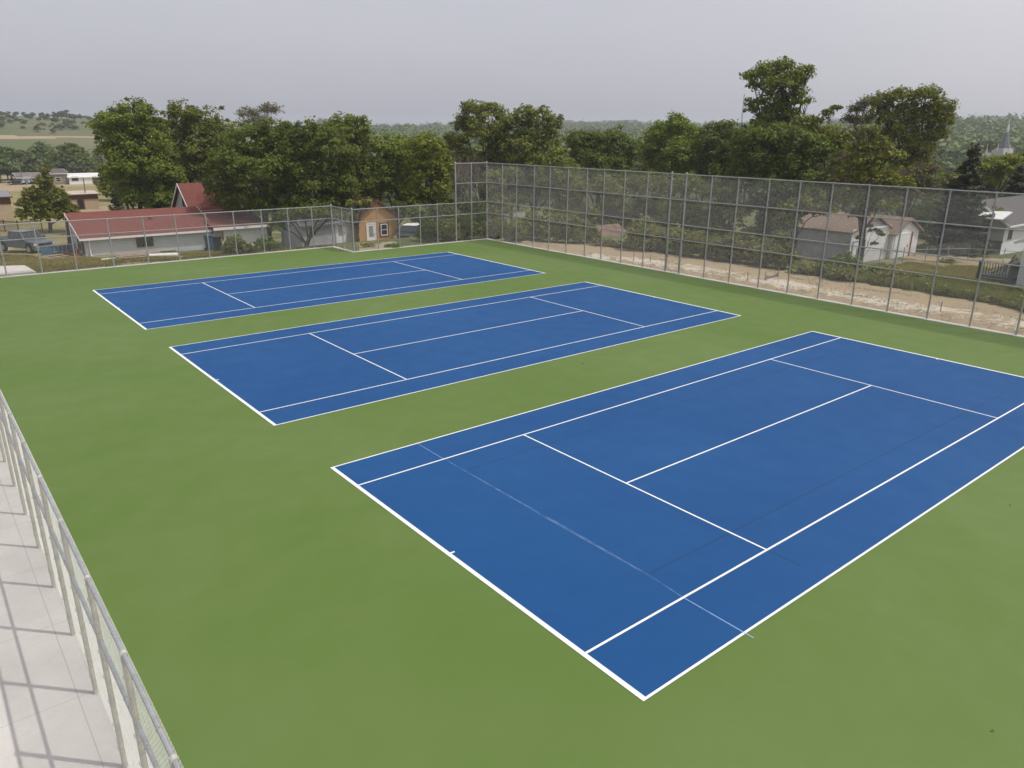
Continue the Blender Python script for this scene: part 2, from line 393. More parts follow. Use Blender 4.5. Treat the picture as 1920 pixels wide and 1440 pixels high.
# ------------------------------------------------------------------ court slab, kerbs, walk
XF, YB, YS, XJ = 30.5, 47.75, 44.4, 18.2     # fence lines
XL = -6.66
IN = .24
g = MB(); g.add([(XL+.34, -12, 0), (XF-IN, -12, 0), (XF-IN, YS-IN, 0), (XJ-IN, YS-IN, 0), (XJ-IN, YB-IN, 0), (XL+.34, YB-IN, 0)], [(0, 1, 2, 3, 4, 5)])
struct('court_apron', g, M_green)
g = MB(); w = .12
g.box(XF-IN, XF+w, -12, YS+w, -.3, .012); g.box(XJ+w, XF-IN, YS-IN, YS+w, -.3, .012); g.box(XJ-IN, XJ+w, YS-IN, YB+w, -.3, .012); g.box(XL+.34, XJ-IN, YB-IN, YB+w, -.3, .012)
struct('concrete_edge_strip', g, M_curb)
g = MB(); g.box(-16, XL+.34, -14, YB+w, -.3, .004); struct('concrete_walkway', g, M_conc)
pad = MB(); P = [gp(-60, 521), gp(68, 511), gp(46, 498.5), gp(-60, 502)]
pad.prism([(p[0], max(p[1], YB+w+.01)) for p in P], -.3, .05, 'xy'); struct('concrete_pad', pad, M_pad)

# ------------------------------------------------------------------ tennis courts
W_, L_ = 10.97, 23.77
root = thing('tennis_court', 'blue tennis court nearest the camera with chalk smears and faded seams', 'tennis court', (0, 0, 0), 0, 'tennis courts side by side')
MB().add([(0, 0, .004), (L_, 0, .004), (L_, W_, .004), (0, W_, .004)], [(0, 1, 2, 3)]).build('playing_surface', M_blue, root)
def ln(name, x0, x1, y0, y1, z=.008):
    MB().add([(x0, y0, z), (x1, y0, z), (x1, y1, z), (x0, y1, z)], [(0, 1, 2, 3)]).build(name, M_line, root)
b = .10; s = .05
ln('baseline', 0, b, 0, W_); ln('baseline', L_-b, L_, 0, W_)
ln('doubles_sideline', b, L_-b, 0, s); ln('doubles_sideline', b, L_-b, W_-s, W_)
ln('singles_sideline', b, L_-b, 1.37, 1.37+s); ln('singles_sideline', b, L_-b, W_-1.37-s, W_-1.37)
ln('service_line', 5.485, 5.485+s, 1.37+s, W_-1.37-s); ln('service_line', L_-5.485-s, L_-5.485, 1.37+s, W_-1.37-s)
ln('centre_service_line', 5.485+s, L_-5.485-s, W_/2-s/2, W_/2+s/2)
ln('centre_mark', b, b+.10, W_/2-s/2, W_/2+s/2); ln('centre_mark', L_-b-.10, L_-b, W_/2-s/2, W_/2+s/2)
for yo, lab in ((14.74, 'blue tennis court in the middle of the three, between the near and far courts'), (29.28, 'blue tennis court farthest away beside the low back fence')):
    c = copy_tree(root); c.location = (0, yo, 0); c['label'] = lab
def mark(name, mat, p, q, w0, w1, z=.006):
    p = gp(*p); q = gp(*q); d = (q-p)[:2]; d = d/np.linalg.norm(d); nx = np.array([-d[1], d[0]])
    MB().add([(*(p[:2]-nx*w0/2), z), (*(q[:2]-nx*w1/2), z), (*(q[:2]+nx*w1/2), z), (*(p[:2]+nx*w0/2), z)], [(0, 1, 2, 3)]).build(name, mat, root)
mark('chalk_line', M_chalk_s, (785, 833), (832, 861), .018, .02)
mark('chalk_line', M_chalk_s, (1283, 1122), (1413, 1197), .022, .03, .0095)
mark('chalk_smear', M_chalk, (835, 862), (1010, 962), .03, .07)
mark('chalk_smear', M_chalk, (1010, 962), (1215, 1078), .10, .06)
mark('chalk_smear', M_chalk, (1215, 1078), (1280, 1120), .05, .04)
mark('faded_seam', M_seam, (880, 880), (1570, 660), .06, .06)
mark('faded_seam', M_seam, (1220, 1075), (1882, 738), .07, .06)
mark('faded_seam', M_seam, (1445, 1035), (1500, 1060), .08, .06)

# fallen bits on the courts
def debris(u, v, sz, label):
    p = gp(u, v); t = MB((p[0], p[1], .012))
    for k in range(1):
        a = random.uniform(0, 6.28); c = p+np.array([random.uniform(-sz, sz)*.5, random.uniform(-sz, sz)*.5, 0]); q = c+np.array([math.cos(a)*sz*.6, math.sin(a)*sz*.6, .015])
        e = np.array([-math.sin(a), math.cos(a), 0])*sz*.22
        t.add([c+[0, 0, .013], (c+q)/2+e+[0, 0, .03], q+[0, 0, .013], (c+q)/2-e+[0, 0, .02]], [(0, 1, 2, 3)])
    tag(t.build('dead_leaf', M_black if False else simple('dead_leaf', (.03, .03, .02), .8, .3, 20), recalc=False), label, 'leaf')
debris(1868, 1372, .085, 'dark curled leaf on green surface near the bottom right corner')
debris(1091, 683, .16, 'small dark leaf on green strip between the near and middle courts')
debris(1890, 948, .09, 'small dark leaf on green surface right of the nearest court')

# ------------------------------------------------------------------ chain link fences
def chain(p0, d, L, z0, z1, off, r, mat, parent, name='chain_link_mesh', proud=0., wave=False):
    """woven diamonds: two families of real wires, +-45 degrees, slightly apart"""
    pitch = .0707; H = z1-z0; V = []; F = []; d = np.array([d[0], d[1], 0.]); nrm = np.array([-d[1], d[0], 0.])
    p0 = np.array([p0[0], p0[1], 0.])
    for sgn in (1, -1):
        s0 = -H if sgn > 0 else 0.; k = int((L+H)/pitch)+1
        for i in range(k):
            a = s0+i*pitch
            # wire from (a,0) to (a+sgn*H, H), clipped to [0,L]
            t0, t1 = 0., H+proud
            if sgn > 0: t0 = max(t0, -a); t1 = min(t1, L-a)
            else: t0 = max(t0, a-L); t1 = min(t1, a)
            if t1-t0 < .02: continue
            A = p0+d*(a+sgn*t0)+np.array([0, 0, z0+t0]); B = p0+d*(a+sgn*t1)+np.array([0, 0, z0+t1])
            A = A+nrm*(off+sgn*r*.55); B = B+nrm*(off+sgn*r*.55)
            ax = (d*sgn+np.array([0, 0, 1]))/math.sqrt(2); e = np.cross(ax, nrm)
            b0 = len(V)
            for P in (A, B):
                for q in (0, 1, 2):
                    th = 2.094*q+.5; V.append(P+r*(math.cos(th)*e+math.sin(th)*nrm))
            F += [(b0, b0+1, b0+4, b0+3), (b0+1, b0+2, b0+5, b0+4), (b0+2, b0, b0+3, b0+5)]
    return np_mesh(name, np.array(V), np.array(F), mat, parent)
def fence(label, p0, p1, H, posts, rails, name='chain_link_fence', side=1, rp=.030, wr=.0026, wmat=None, pmat=None, tops=(), gap=None, group=None, rmat=None):
    p0 = np.array(p0, float); p1 = np.array(p1, float); L = np.linalg.norm(p1-p0); d = (p1-p0)/L
    t = thing(name, label, 'fence', (p0[0], p0[1], 0), 0, group); pmat = pmat or M_galv
    loc = lambda s, z=0, o=0: np.array([d[0]*s-d[1]*o, d[1]*s+d[0]*o, z])
    for k, s in enumerate(posts):
        big = s in tops; r = rp*(1.35 if big else 1)
        m = MB(); m.tube(loc(s, -.1), loc(s, H+(.03 if big else -.03)), r, n=10)
        o = m.build('post', pmat, t, smooth=False)
        c = MB()
        if big: c.lathe(loc(s, H+.03), [(r*1.15, -.03), (r*1.25, 0), (r*1.2, .04), (r*.8, .075), (r*.2, .095)], 10)
        else:
            c.lathe(loc(s, H-.05), [(r*1.12, -.04), (r*1.12, .0), (r*.9, .02)], 10); c.tube(loc(s-.03, H), loc(s+.03, H), rp*1.1, n=10)
        c.build('post_cap', pmat, o)
    for z in rails+[H]:
        segs = [(0, L)]
        if gap and z < gap[2]-.01 : segs = [(0, gap[0]), (gap[1], L)]
        m = MB()
        for a, b_ in segs: m.tube(loc(a, z), loc(b_, z), rp*.72, n=8)
        m.build('top_rail' if z == H else 'rail', rmat or pmat, t)
    m = MB(); m.tube(loc(0, .06, .035*side), loc(L, .06, .035*side), .004, n=4); m.build('tension_wire', pmat, t)
    if gap:
        chain((0, 0), d, gap[0], .05, gap[2], .036*side, wr, wmat or M_wire, t); 
        o = chain((d[0]*gap[1], d[1]*gap[1]), d, L-gap[1], .05, gap[2], .036*side, wr, wmat or M_wire, t)
        chain((0, 0), d, L, gap[2], H, .036*side, wr, wmat or M_wire, t, proud=.03)
    else: chain((0, 0), d, L, .05, H, .036*side, wr, wmat or M_wire, t, proud=.045)
    return t, loc, d
# tall fence along the far end of the courts (runs from the back corner towards the camera side)
ry = [44.4, 42.34, 40.54, 38.44, 36.64, 34.69, 32.73, 31.08, 29.17, 27.18, 25.25, 24.1, 22.2, 20.34, 18.33, 16.45, 14.6, 12.68, 10.8, 8.86, 6.92, 4.98, 3.04, 1.1, -.84, -2.78, -4.72]
rp_ = [YS-y for y in ry]
g0, g1 = YS-25.25, YS-24.1
t, loc, d = fence('tall galvanised chain link fence with a gate along the far ends of the courts', (XF, YS), (XF, -4.72), 6.1, rp_, [2.13, 3.05, 4.57], side=-1, tops=(rp_[0], rp_[10], rp_[11]), gap=(g0, g1, 2.13), rp=.040, wr=.0029)
m = MB(); m.tube(loc(g0, 2.13), loc(g1, 2.13), .026, n=8); m.build('gate_header', M_galv, t)
gt = MB()
a, b2 = g0+.09, g1-.09
for z in (.12, 1.08, 2.02): gt.tube(loc(a, z), loc(b2, z), .021, n=8)
for s_ in (a, b2): gt.tube(loc(s_, .12), loc(s_, 2.02), .021, n=8)
go = gt.build('gate', M_galv, t)
q = loc(a); chain((q[0], q[1]), d, b2-a, .14, 2.0, -.02, .0026, M_wire, go, 'gate_mesh')
m = MB(); m.tube(loc(a+.0, 1.0, -.05), loc(a+.16, 1.0, -.05), .014, n=6); m.tube(loc(a+.0, 1.0, -.05), loc(a, 1.14, -.05), .014, n=6); m.build('latch', M_black, go)
# back fences
bx = [XL, -4.95, -3.15, -1.29, .61, 2.75, 4.85, 6.85, 8.85, 10.75, 12.75, 14.72, 16.6, XJ]
fence('low chain link fence behind the farthest court, in front of the red roofed garage', (XL, YB), (XJ, YB), 3.05, [x-XL for x in bx], [2.13], side=-1, tops=(0, XJ-XL), rp=.042)
fence('short chain link return panel at the step in the back fence', (XJ, YB), (XJ, YS), 3.05, [1.7, YB-YS], [2.13], side=-1, tops=(YB-YS,), rp=.042)
sx = [20.25, 22.1, 24.0, 25.6, 27.4]
fence('low chain link fence in front of the orange house', (XJ, YS), (27.4, YS), 3.05, [x-XJ for x in sx[:-1]], [2.13], side=-1, rp=.042)
fence('tall chain link fence panel at the back corner of the courts', (27.4, YS), (XF, YS), 6.1, [0, 1.55], [2.13, 3.05, 4.57], side=-1, tops=(0,), rp=.046)
# near fence on the walkway side
ly = [3.67-1.853*6+1.853*k for k in range(31)]; ly = [y for y in ly if y < YB-.5]
t, loc, d = fence('chain link fence beside the concrete walkway at the lower left', (XL, ly[0]), (XL, YB), 3.05, [y-ly[0] for y in ly], [2.13], side=-1, rp=.036, wr=.0021, wmat=M_wireL, pmat=M_post, rmat=M_galv)
# aluminium tie wires near the camera
for y in ly:
    if not -2 < y < 12: continue
    for k in range(7):
        z = .35+k*.4; s_ = y-ly[0]; m = MB()
        m.poly_tube([loc(s_-.05, z, .0), loc(s_-.03, z, .045), loc(s_+.04, z, .045), loc(s_+.055, z+.03, -.035)], [.0035]*4, 4); m.build('tie_wire', M_galv, t)
    for k in (1, 3):
        for z in (2.13, 3.05):
            s_ = y-ly[0]+k*.46; m = MB(); m.poly_tube([loc(s_, z-.035, .01), loc(s_+.01, z, .035), loc(s_+.01, z+.035, 0), loc(s_, z, -.045)], [.0035]*4, 4); m.build('rail_tie', M_galv, t)

# ------------------------------------------------------------------ buildings
def window(parent, face, c, z, w, h, framemat, panemat=None, bars=True, org=(0, 0, 0)):
    """face: ('y', y, -1) plane y=const looking to -y, or ('x', x, -1)"""
    ax, pos, s = face; fw = .08
    def bx(m, a0, a1, z0, z1, d0, d1):
        lo, hi = sorted((pos+s*d0, pos+s*d1))
        if ax == 'y': m.box(a0, a1, lo, hi, z0, z1)
        else: m.box(lo, hi, a0, a1, z0, z1)
    m = MB(org); bx(m, c-w/2-fw, c+w/2+fw, z+h, z+h+fw, 0, .06); bx(m, c-w/2-fw, c+w/2+fw, z-fw, z, 0, .08)
    bx(m, c-w/2-fw, c-w/2, z, z+h, 0, .06); bx(m, c+w/2, c+w/2+fw, z, z+h, 0, .06)
    o = m.build('window', framemat, parent)
    m = MB(org); bx(m, c-w/2, c+w/2, z, z+h, .0, .02); m.build('pane', panemat or M_glassd, o)
    if bars:
        m = MB(org); bx(m, c-w/2, c+w/2, z+h/2-.025, z+h/2+.025, .02, .05)
        m.build('sash_bar', framemat, o)
    return o
def door(parent, face, c, z, w, h, mat, framemat, org=(0, 0, 0), glass=True, panels=0):
    ax, pos, s = face
    def bx(m, a0, a1, z0, z1, d0, d1):
        lo, hi = sorted((pos+s*d0, pos+s*d1))
        if ax == 'y': m.box(a0, a1, lo, hi, z0, z1)
        else: m.box(lo, hi, a0, a1, z0, z1)
    m = MB(org); bx(m, c-w/2, c+w/2, z, z+h, 0, .03)
    for k in range(panels): bx(m, c-w/2+.08, c+w/2-.08, z+.08+k*h/panels, z+(k+1)*h/panels-.06, .03, .045)
    o = m.build('door', mat, parent)
    m = MB(org); bx(m, c-w/2-.1, c-w/2, z, z+h+.1, 0, .06); bx(m, c+w/2, c+w/2+.1, z, z+h+.1, 0, .06); bx(m, c-w/2, c+w/2, z+h, z+h+.1, 0, .06); m.build('door_frame', framemat, o)
    if glass:
        m = MB(org); bx(m, c-w*.28, c+w*.28, z+h*.35, z+h*.9, .03, .045); m.build('door_glass', simple('screen_glass', (.25, .27, .25), .3, .2, 3), o)
    m = MB(org); bx(m, c+w*.36, c+w*.42, z+h*.45, z+h*.5, .03, .09); m.build('handle', M_black, o)
    return o
def gable_house(name, label, cat, x0, x1, y0, y1, zb, ze, zr, axis, wall, roof, trim=None, oh=.35, group=None, rz=0, fascia=True, ridge=.5):
    """world-aligned body; Empty at the base corner; ridge along axis, at fraction `ridge` across"""
    org = np.array([x0, y0, zb]); t = thing(name, label, cat, org, rz, group); trim = trim or M_white
    L, Wd, h, hr = x1-x0, y1-y0, ze-zb, zr-zb
    m = MB()
    dn = -.8
    if axis == 'x':
        yr = Wd*ridge; m.prism([(0, dn), (Wd, dn), (Wd, h), (yr, hr), (0, h)], 0, L, 'yz')
    else:
        xr = L*ridge; m.prism([(0, dn), (L, dn), (L, h), (xr, hr), (0, h)], 0, Wd, 'xz')
    m.build('wall', wall, t)
    # roof slabs
    th = .13; r = MB(); fa = MB()
    span = Wd if axis == 'x' else L; length = L if axis == 'x' else Wd; mid = span*ridge
    s1 = (hr-h)/mid; s2 = (hr-h)/(span-mid); lift = .02
    a = (-oh, h-oh*s1+lift); bq = (mid, hr+lift); c = (span+oh, h-oh*s2+lift)
    poly = [a, bq, c, (c[0], c[1]+th), (mid, hr+lift+th*1.15), (a[0], a[1]+th)]
    pl = 'yz' if axis == 'x' else 'xz'
    r.prism(poly, -oh, length+oh, pl); ro = r.build('roof', roof, t)
    if fascia:
        for e0, e1 in ((-oh-.04, -oh-.003), (length+oh+.003, length+oh+.04)):
            fa.prism([(a[0], a[1]-.05), (mid, hr+lift-.06), (c[0], c[1]-.05), (c[0], c[1]+th+.01), (mid, hr+lift+th*1.15+.012), (a[0], a[1]+th+.01)], e0, e1, pl)
        for q, sg in ((a, -1), (c, 1)):
            lo, hi = sorted((q[0]+sg*.003, q[0]+sg*.1)); fa.prism([(lo, q[1]-.05), (hi, q[1]-.05), (hi, q[1]+th*.9), (lo, q[1]+th*.9)], -oh-.05, length+oh+.05, pl)
        fa.build('fascia', trim, ro)
    return t

# red-roofed garage
gx0, gx1, gy0 = 4.5, 15.2, 67.3
t = gable_house('garage', 'long low garage with red shingle roof and pale grey siding behind the back fence', 'garage', gx0, gx1, gy0, 72.6, -2.3, -.45, 1.14, 'x', M_greys, M_redroof, M_white, oh=.38, ridge=.9)
wz = on(270, 461, 1, gy0)[2]+2.3; wx0 = on(256, 455, 1, gy0)[0]-gx0; wx1 = on(287, 455, 1, gy0)[0]-gx0
for k in (0, 1): window(t, ('y', 0, -1), wx0+(wx1-wx0)*(.25+.5*k), wz, (wx1-wx0)*.42, .85, M_trimbrown, bars=False)
window(t, ('x', 0, -1), 2.3, .7, .9, 1.0, M_trimbrown); window(t, ('x', 0, -1), .75, .5, .7, 1.2, M_trimbrown)
m = MB(); m.poly_tube([(.35, -.42, 1.75), (.35, -.12, 1.45), (.35, -.12, .35), (.75, -.7, .12)], [.06]*4, 8); m.build('downspout', M_white, t)
m = MB(); m.lathe((6.2, 2.6, 2.80), [(.18, 0), (.16, .22), (.1, .26)], 10); m.build('roof_vent', M_trimbrown, t)
# red-roofed house
t = gable_house('house', 'steep red gabled house with dark framed attic window, beside the long red garage', 'house', 15.35, 20.0, 73.0, 78.3, -3, .95, 3.15, 'x', M_whites2, M_redroof, oh=.32)
window(t, ('x', 0, -1), 2.15, 4.15, .75, 1.1, M_black)
m = MB(); m.tube((3.1, 2.65, 5.9), (3.1, 2.65, 7.0), .12, n=8); m.tube((3.1, 2.65, 6.5), (4.9, 2.9, 7.0), .035, n=6); m.build('chimney_pipe', simple('flue_metal', (.35, .35, .34), .5, .2, 4), t)
org = np.array([15.35, 73., -3.])
m = MB(); m.prism([(-6.6, -.8), (-.02, -.8), (-.02, 3.35), (-6.6, 2.75)], 0, 4.9, 'yz'); m.build('wing_wall', M_whites2, t)
m = MB(); m.prism([(-7.1, 2.68), (.2, 3.75), (.2, 3.9), (-7.1, 2.83)], -.3, 3.1, 'yz'); m.prism([(-7.1, 2.68), (.2, 3.75), (.2, 3.9), (-7.1, 2.83)], 3.1, 5.2, 'yz')
wr = m.build('wing_roof', M_redroof, t)
m = MB(); m.box(-.35, 5.25, -7.2, -7.1, 2.6, 2.83); m.build('fascia', M_white, wr)
wy = 73-6.6; wa = on(400, 440, 1, wy); wb = on(417, 440, 1, wy)
window(t, ('y', -6.6, -1), (wa[0]+wb[0])/2-15.35, wa[2]+3-.45, wb[0]-wa[0], 1.15, M_trimbrown, simple('curtained_glass', (.30, .24, .17), .4, .4, 2), bars=False)
# orange house
ox0, ox1, oy = 27.35, 31.9, 61.3
t = gable_house('house', 'small orange sided house with white door and dark red gable roof', 'house', ox0, ox1, oy, oy+7, -2.3, .25, 1.9, 'y', M_orange, M_dkredroof, M_trimbrown, oh=.28)
door(t, ('y', 0, -1), on(696, 440, 1, oy)[0]-ox0, on(696, 457, 1, oy)[2]+2.3, .85, 1.95, M_white, M_white)
window(t, ('y', 0, -1), on(720.5, 440, 1, oy)[0]-ox0, on(720, 440, 1, oy)[2]+2.3, .62, 1.0, M_white)
wc = on(720.5, 440, 1, oy); m = MB((ox0, oy, -2.3))
cx, cz = wc[0], wc[2]; m.box(cx-.52, cx-.40, oy-.05, oy, cz-.18, cz+1.2); m.box(cx+.40, cx+.52, oy-.05, oy, cz-.18, cz+1.2); m.box(cx-.40, cx+.40, oy-.05, oy, cz+1.08, cz+1.2); m.box(cx-.40, cx+.40, oy-.05, oy, cz-.2, cz-.09)
m.build('window_casing', M_trimbrown, t)
m = MB(); q = on(712, 436, 1, oy); m.box(q[0]-ox0-.05, q[0]-ox0+.05, -.15, 0, 1.45, 1.6); m.build('wall_lamp', M_black, t)
# grey shed under the maple
sy = 62.0
q = on(566, 440, 1, sy); q2 = on(664, 440, 1, sy)
t = gable_house('shed', 'pale grey block shed half hidden under the big maple behind the back fence', 'shed', q[0], q2[0], sy, sy+5, -2.4, -.05, 1.3, 'x', simple('grey_render', (.36, .375, .39), .8, .18, 1.2), M_greyroof, M_greyroof, oh=.25)
a = on(640, 450, 1, sy)
door(t, ('y', 0, -1), a[0]-q[0], .45, 1.0, 1.95, M_white, M_greys, glass=True)
# right side: grey and white shed + garage
t = gable_house('shed', 'weathered grey and white shed with brown hipped roof, left of the small white garage', 'shed', 51.2, 57.45, 23.75, 29.0, -1.5, 1.05, 2.05, 'y', M_greywood, M_brownroof, M_white, oh=.25, ridge=.62, fascia=False)
m = MB(); m.box(0.02, 6.2, -.06, -.003, -.7, 2.75); m.build('front_wall', M_whites, t)
m = MB(); m.box(-.05, 6.25, -.16, -.063, 2.66, 2.84); m.box(-.05, .08, -.12, -.064, -.5, 2.66); m.box(6.05, 6.22, -.12, -.064, -.5, 2.66); m.build('front_trim', M_white, t)
door(t, ('y', -.06, -1), 1.35, .05, 1.9, 1.75, M_whites, simple('grey_trim', (.22, .23, .24), .7, .1, 3), glass=False, panels=3)
t2 = gable_house('garage', 'small white gabled garage with brown roof and red door post, beside the dark spruce', 'garage', 57.6, 62.3, 23.3, 31.2, -1.6, .55, 1.65, 'y', M_whites, M_brownroof, M_white, oh=.3, fascia=False)
org = np.array([57.6, 23.3, -1.6]); a = on(1676, 460, 1, 23.3); b_ = on(1703, 460, 1, 23.3)
door(t2, ('y', 0, -1), (a[0]+b_[0])/2-57.6, .02, b_[0]-a[0], 2.0, M_white, M_white, glass=False, panels=4)
m = MB(); m.box(b_[0]-57.6+.12, b_[0]-57.6+.36, -.09, -.002, 0, 2.15); m.build('door_post', simple('red_brown_paint', (.20, .035, .025), .6, .15, 3), t2)
# rusty low shed seen through the tall fence
q = at(1138, 455, 70); q[2] = gz(q[0], q[1]); rt = on(1138, 448, 1, q[1])[2]
t = gable_house('shed', 'low rusty roofed shed beyond the dirt strip, seen through the tall fence', 'shed', q[0], q[0]+3.0, q[1], q[1]+3.6, q[2], rt, rt+.85, 'x', M_greywood, simple('rusty_roof', (.16, .10, .07), .8, .35, 1.2), M_wood, oh=.2)
# grey roofed house seen through the tall fence
q = at(964, 420, 104); x1 = on(1034, 420, 1, q[1])[0]; ze = on(1000, 424, 1, q[1])[2]; zg = gz(q[0], q[1])
t = gable_house('house', 'grey roofed bungalow glimpsed between trees through the tall fence', 'house', q[0], x1, q[1], q[1]+8, zg, ze, ze+1.3, 'x', M_greys, M_greyroof2, M_white, oh=.5)
window(t, ('y', 0, -1), 1.5, ze-zg-1.3, 1.4, .8, M_white)
# big white house at the right edge
hy = 19.6; a = on(1887, 419, 1, hy); e0 = on(1913, 472, 1, hy)
bx0 = on(1809, 440, 1, hy+4)[0]
t = gable_house('house', 'large pale house with grey roof behind the spruce at the right edge', 'house', a[0], a[0]+12, hy, hy+5.0, -1.6, a[2], a[2]+1.75, 'x', M_whites2, M_greyroof, M_white, oh=.45)
window(t, ('y', 0, -1), 1.5, 1.0, .7, 1.1, M_trimbrown)
yw = on(1809, 440, 0, a[0]+.3)[1]-hy; xc_ = a[0]-2.8; y1s = on(1829, 411, 0, xc_)[1]-hy; y0s = on(1879, 411, 0, xc_)[1]-hy; zs_ = on(1850, 411, 0, xc_)[2]+1.6; zw = on(1850, 427, 0, a[0]+.3)[2]+1.6
m = MB(); m.box(.3, 6, 5.003, max(yw, 6), -.8, zw); m.build('wing_wall', M_whites2, t)
m = MB(); m.box(.1, 6.2, 5.003, max(yw, 6)+.2, zw+.003, zw+.14); m.build('wing_roof', M_greyroof, t)
m = MB(); m.add([(-2.8, y0s, zs_), (-2.8, y1s, zs_), (.28, y1s+.6, zs_+.45), (.28, y0s+.3, zs_+.45), (-2.8, y0s, zs_+.1), (-2.8, y1s, zs_+.1), (.28, y1s+.6, zs_+.55), (.28, y0s+.3, zs_+.55)], [(3, 2, 1, 0), (4, 5, 6, 7), (0, 1, 5, 4), (1, 2, 6, 5), (2, 3, 7, 6), (3, 0, 4, 7)]); cn = m.build('porch_canopy', M_white, t)
m = MB(); m.box(-2.7, -2.58, y1s-.3, y1s-.18, -.8, zs_+.02); m.build('canopy_post', M_white, t)
ya, yb = on(1876, 466, 0, a[0]-.02)[1]-hy, on(1829, 466, 0, a[0]-.02)[1]-hy
m = MB(); m.box(-.06, -.003, ya, yb, -.1, .75); m.build('basement_window', simple('dim_glass', (.10, .105, .11), .3, .2, 3), t)
m = MB(); m.box(-.1, -.003, ya-.1, yb+.1, .753, .87); m.build('window_trim', M_black, t)
# near white house corner at the very right
ny = on(1903, 500, 0, 50.2)
cx_ = 49.6; ctop = on(1903, 449, 0, cx_)[2]
t = gable_house('house', 'white sided house corner beside the dark deck at the right edge', 'house', cx_, cx_+9, 2.2, 11.2, -1.2, ctop, ctop+2.2, 'x', M_whites, M_greyroof2, M_white, oh=.4)
m = MB(); m.box(-.1, -.002, 8.3, 8.5, .9, 1.15); m.build('wall_fitting', M_black, t)
# deck
d0 = np.array([48.75, 11.3, 0.]); d1 = d0[0]+4.6
t = thing('deck', 'dark painted wooden deck with railing and boards stacked on it, by the white house corner', 'deck', (d0[0], 11.3, -1.1))
Ld = d1-d0[0]; m = MB(); m.box(0, Ld, 0, 2.1, .55, .68); m.build('deck_floor', M_dkgreen, t)
m = MB()
for xx in np.linspace(.05, Ld-.1, 3): m.box(xx-.06, xx+.06, .02, .14, -.3, 1.62)
m.box(-.01, .11, 1.95, 2.07, -.3, 1.62)
m.build('deck_post', M_dkgreen, t)
m = MB()
for xx in np.arange(.2, Ld-.1, .17): m.box(xx-.02, xx+.02, .05, .09, .7, 1.55)
for yy in np.arange(.2, 2.0, .17): m.box(.03, .07, yy-.02, yy+.02, .7, 1.55)
m.build('balusters', M_dkgreen, t)
m = MB(); m.box(0, Ld, .0, .14, 1.55, 1.62); m.box(-.02, .12, .14, 2.1, 1.55, 1.62); m.box(-.02, .08, .14, 2.1, .25, .5); m.box(0, Ld, .02, .1, .25, .5); m.build('handrail', M_dkgreen, t)
for k in range(5):
    o = MB((d0[0], 11.6, -.4)); a0 = d0[0]+.3+.3*k; o.tube((a0, 12.9-.25*k, -.36+.06*k), (a0+1.6, 11.6+.2*k, .55+.08*k), .05, n=4)
    tag(o.build('plank', [M_wood, M_dkgreen][k % 2]), 'leaning board heaped on the dark deck by the white house corner', 'plank', 'boards heaped on the deck')
# ---- buildings to the left, down the slope
def pxhouse(name, label, cat, uL, vb, uR, ve, vr, depth, axis, wall, roof, trim=None, dy=0, oh=.3, group=None, ridge=.5, fascia=True):
    q = hit(uL, vb, 50); x1 = on(uR, vb, 1, q[1])[0]; ze = on(uL, ve, 1, q[1])[2]
    if axis == 'x': zr = on((uL+uR)/2, vr, 1, q[1]+depth*ridge)[2]
    else: zr = on((uL+uR)/2, vr, 1, q[1])[2]
    return gable_house(name, label, cat, q[0], x1, q[1], q[1]+depth, q[2], ze, max(zr, ze+.3), axis, wall, roof, trim, oh, group, 0, fascia, ridge), q, x1, ze
t, q, x1, ze = pxhouse('storage_building', 'tan metal storage building with brown eaves band in the middle of the lawn', 'building', 133, 393, 187, 366, 360, 7, 'x', M_tan, simple('cream_metal_roof', (.46, .40, .32), .5, .06, 1), M_trimbrown, oh=.3)
H = ze-q[2]; m = MB(); m.box(-.05, x1-q[0]+.05, -.06, -.003, H-.75, H-.1); m.build('fascia_band', M_trimbrown, t)
u0 = on(151, 380, 1, q[1])[0]-q[0]; m = MB(); m.box(u0-.5, u0+.6, -.07, -.002, 0, H-.75); dd = m.build('door_bay', M_trimbrown, t); m = MB(); m.box(u0-.35, u0+.35, -.12, -.07, 0, 1.5); m.build('door', M_black, dd)
t, q, x1, ze = pxhouse('storage_building', 'tan metal storage building with brown eaves band cut by the left edge of the picture', 'building', -70, 415, 27, 373, 360, 9, 'x', M_tan, simple('grey_metal_roof', (.20, .20, .21), .5, .08, 1), M_trimbrown, oh=.3)
H = ze-q[2]; m = MB(); m.box(-.05, x1-q[0]+.05, -.06, -.003, H-.95, H-.1); m.build('fascia_band', M_trimbrown, t)
t, q, x1, ze = pxhouse('house', 'long white bungalow with white metal roof on the far street', 'house', 131, 346, 206, 333, 325, 9, 'x', M_white, simple('white_metal_roof', (.72, .71, .69), .5, .04, 1), M_white, oh=.3)
for uu, w_ in ((141, 1.6), (186, 2.2), (177, .9)):
    xx = on(uu, 338, 1, q[1])[0]-q[0]; window(t, ('y', 0, -1), xx, 1.0, w_, 1.1, simple('dim_trim', (.35, .33, .32), .6, .1, 2), bars=False)
t, _, _, _ = pxhouse('house', 'pale grey roofed house just behind the long white bungalow', 'house', 163, 338, 200, 322, 317, 8, 'x', M_whites2, M_greyroof2, M_white)
t, q, x1, ze = pxhouse('house', 'taupe house with low brown hipped roof left of the white bungalow', 'house', 100, 346, 129, 326, 317, 12, 'x', M_brick, M_greyroof, M_white)
window(t, ('y', 0, -1), 1.5, .8, 1.2, 1.1, M_white)
t, q, x1, ze = pxhouse('house', 'grey roofed house behind the leaning utility pole on the far street', 'house', 38, 345, 76, 333, 324, 10, 'x', M_brick, M_greyroof2, M_white, oh=.8)
window(t, ('y', 0, -1), 2, .8, 1.6, 1.1, M_white); window(t, ('y', 0, -1), 5, .8, 1.2, 1.1, M_white)
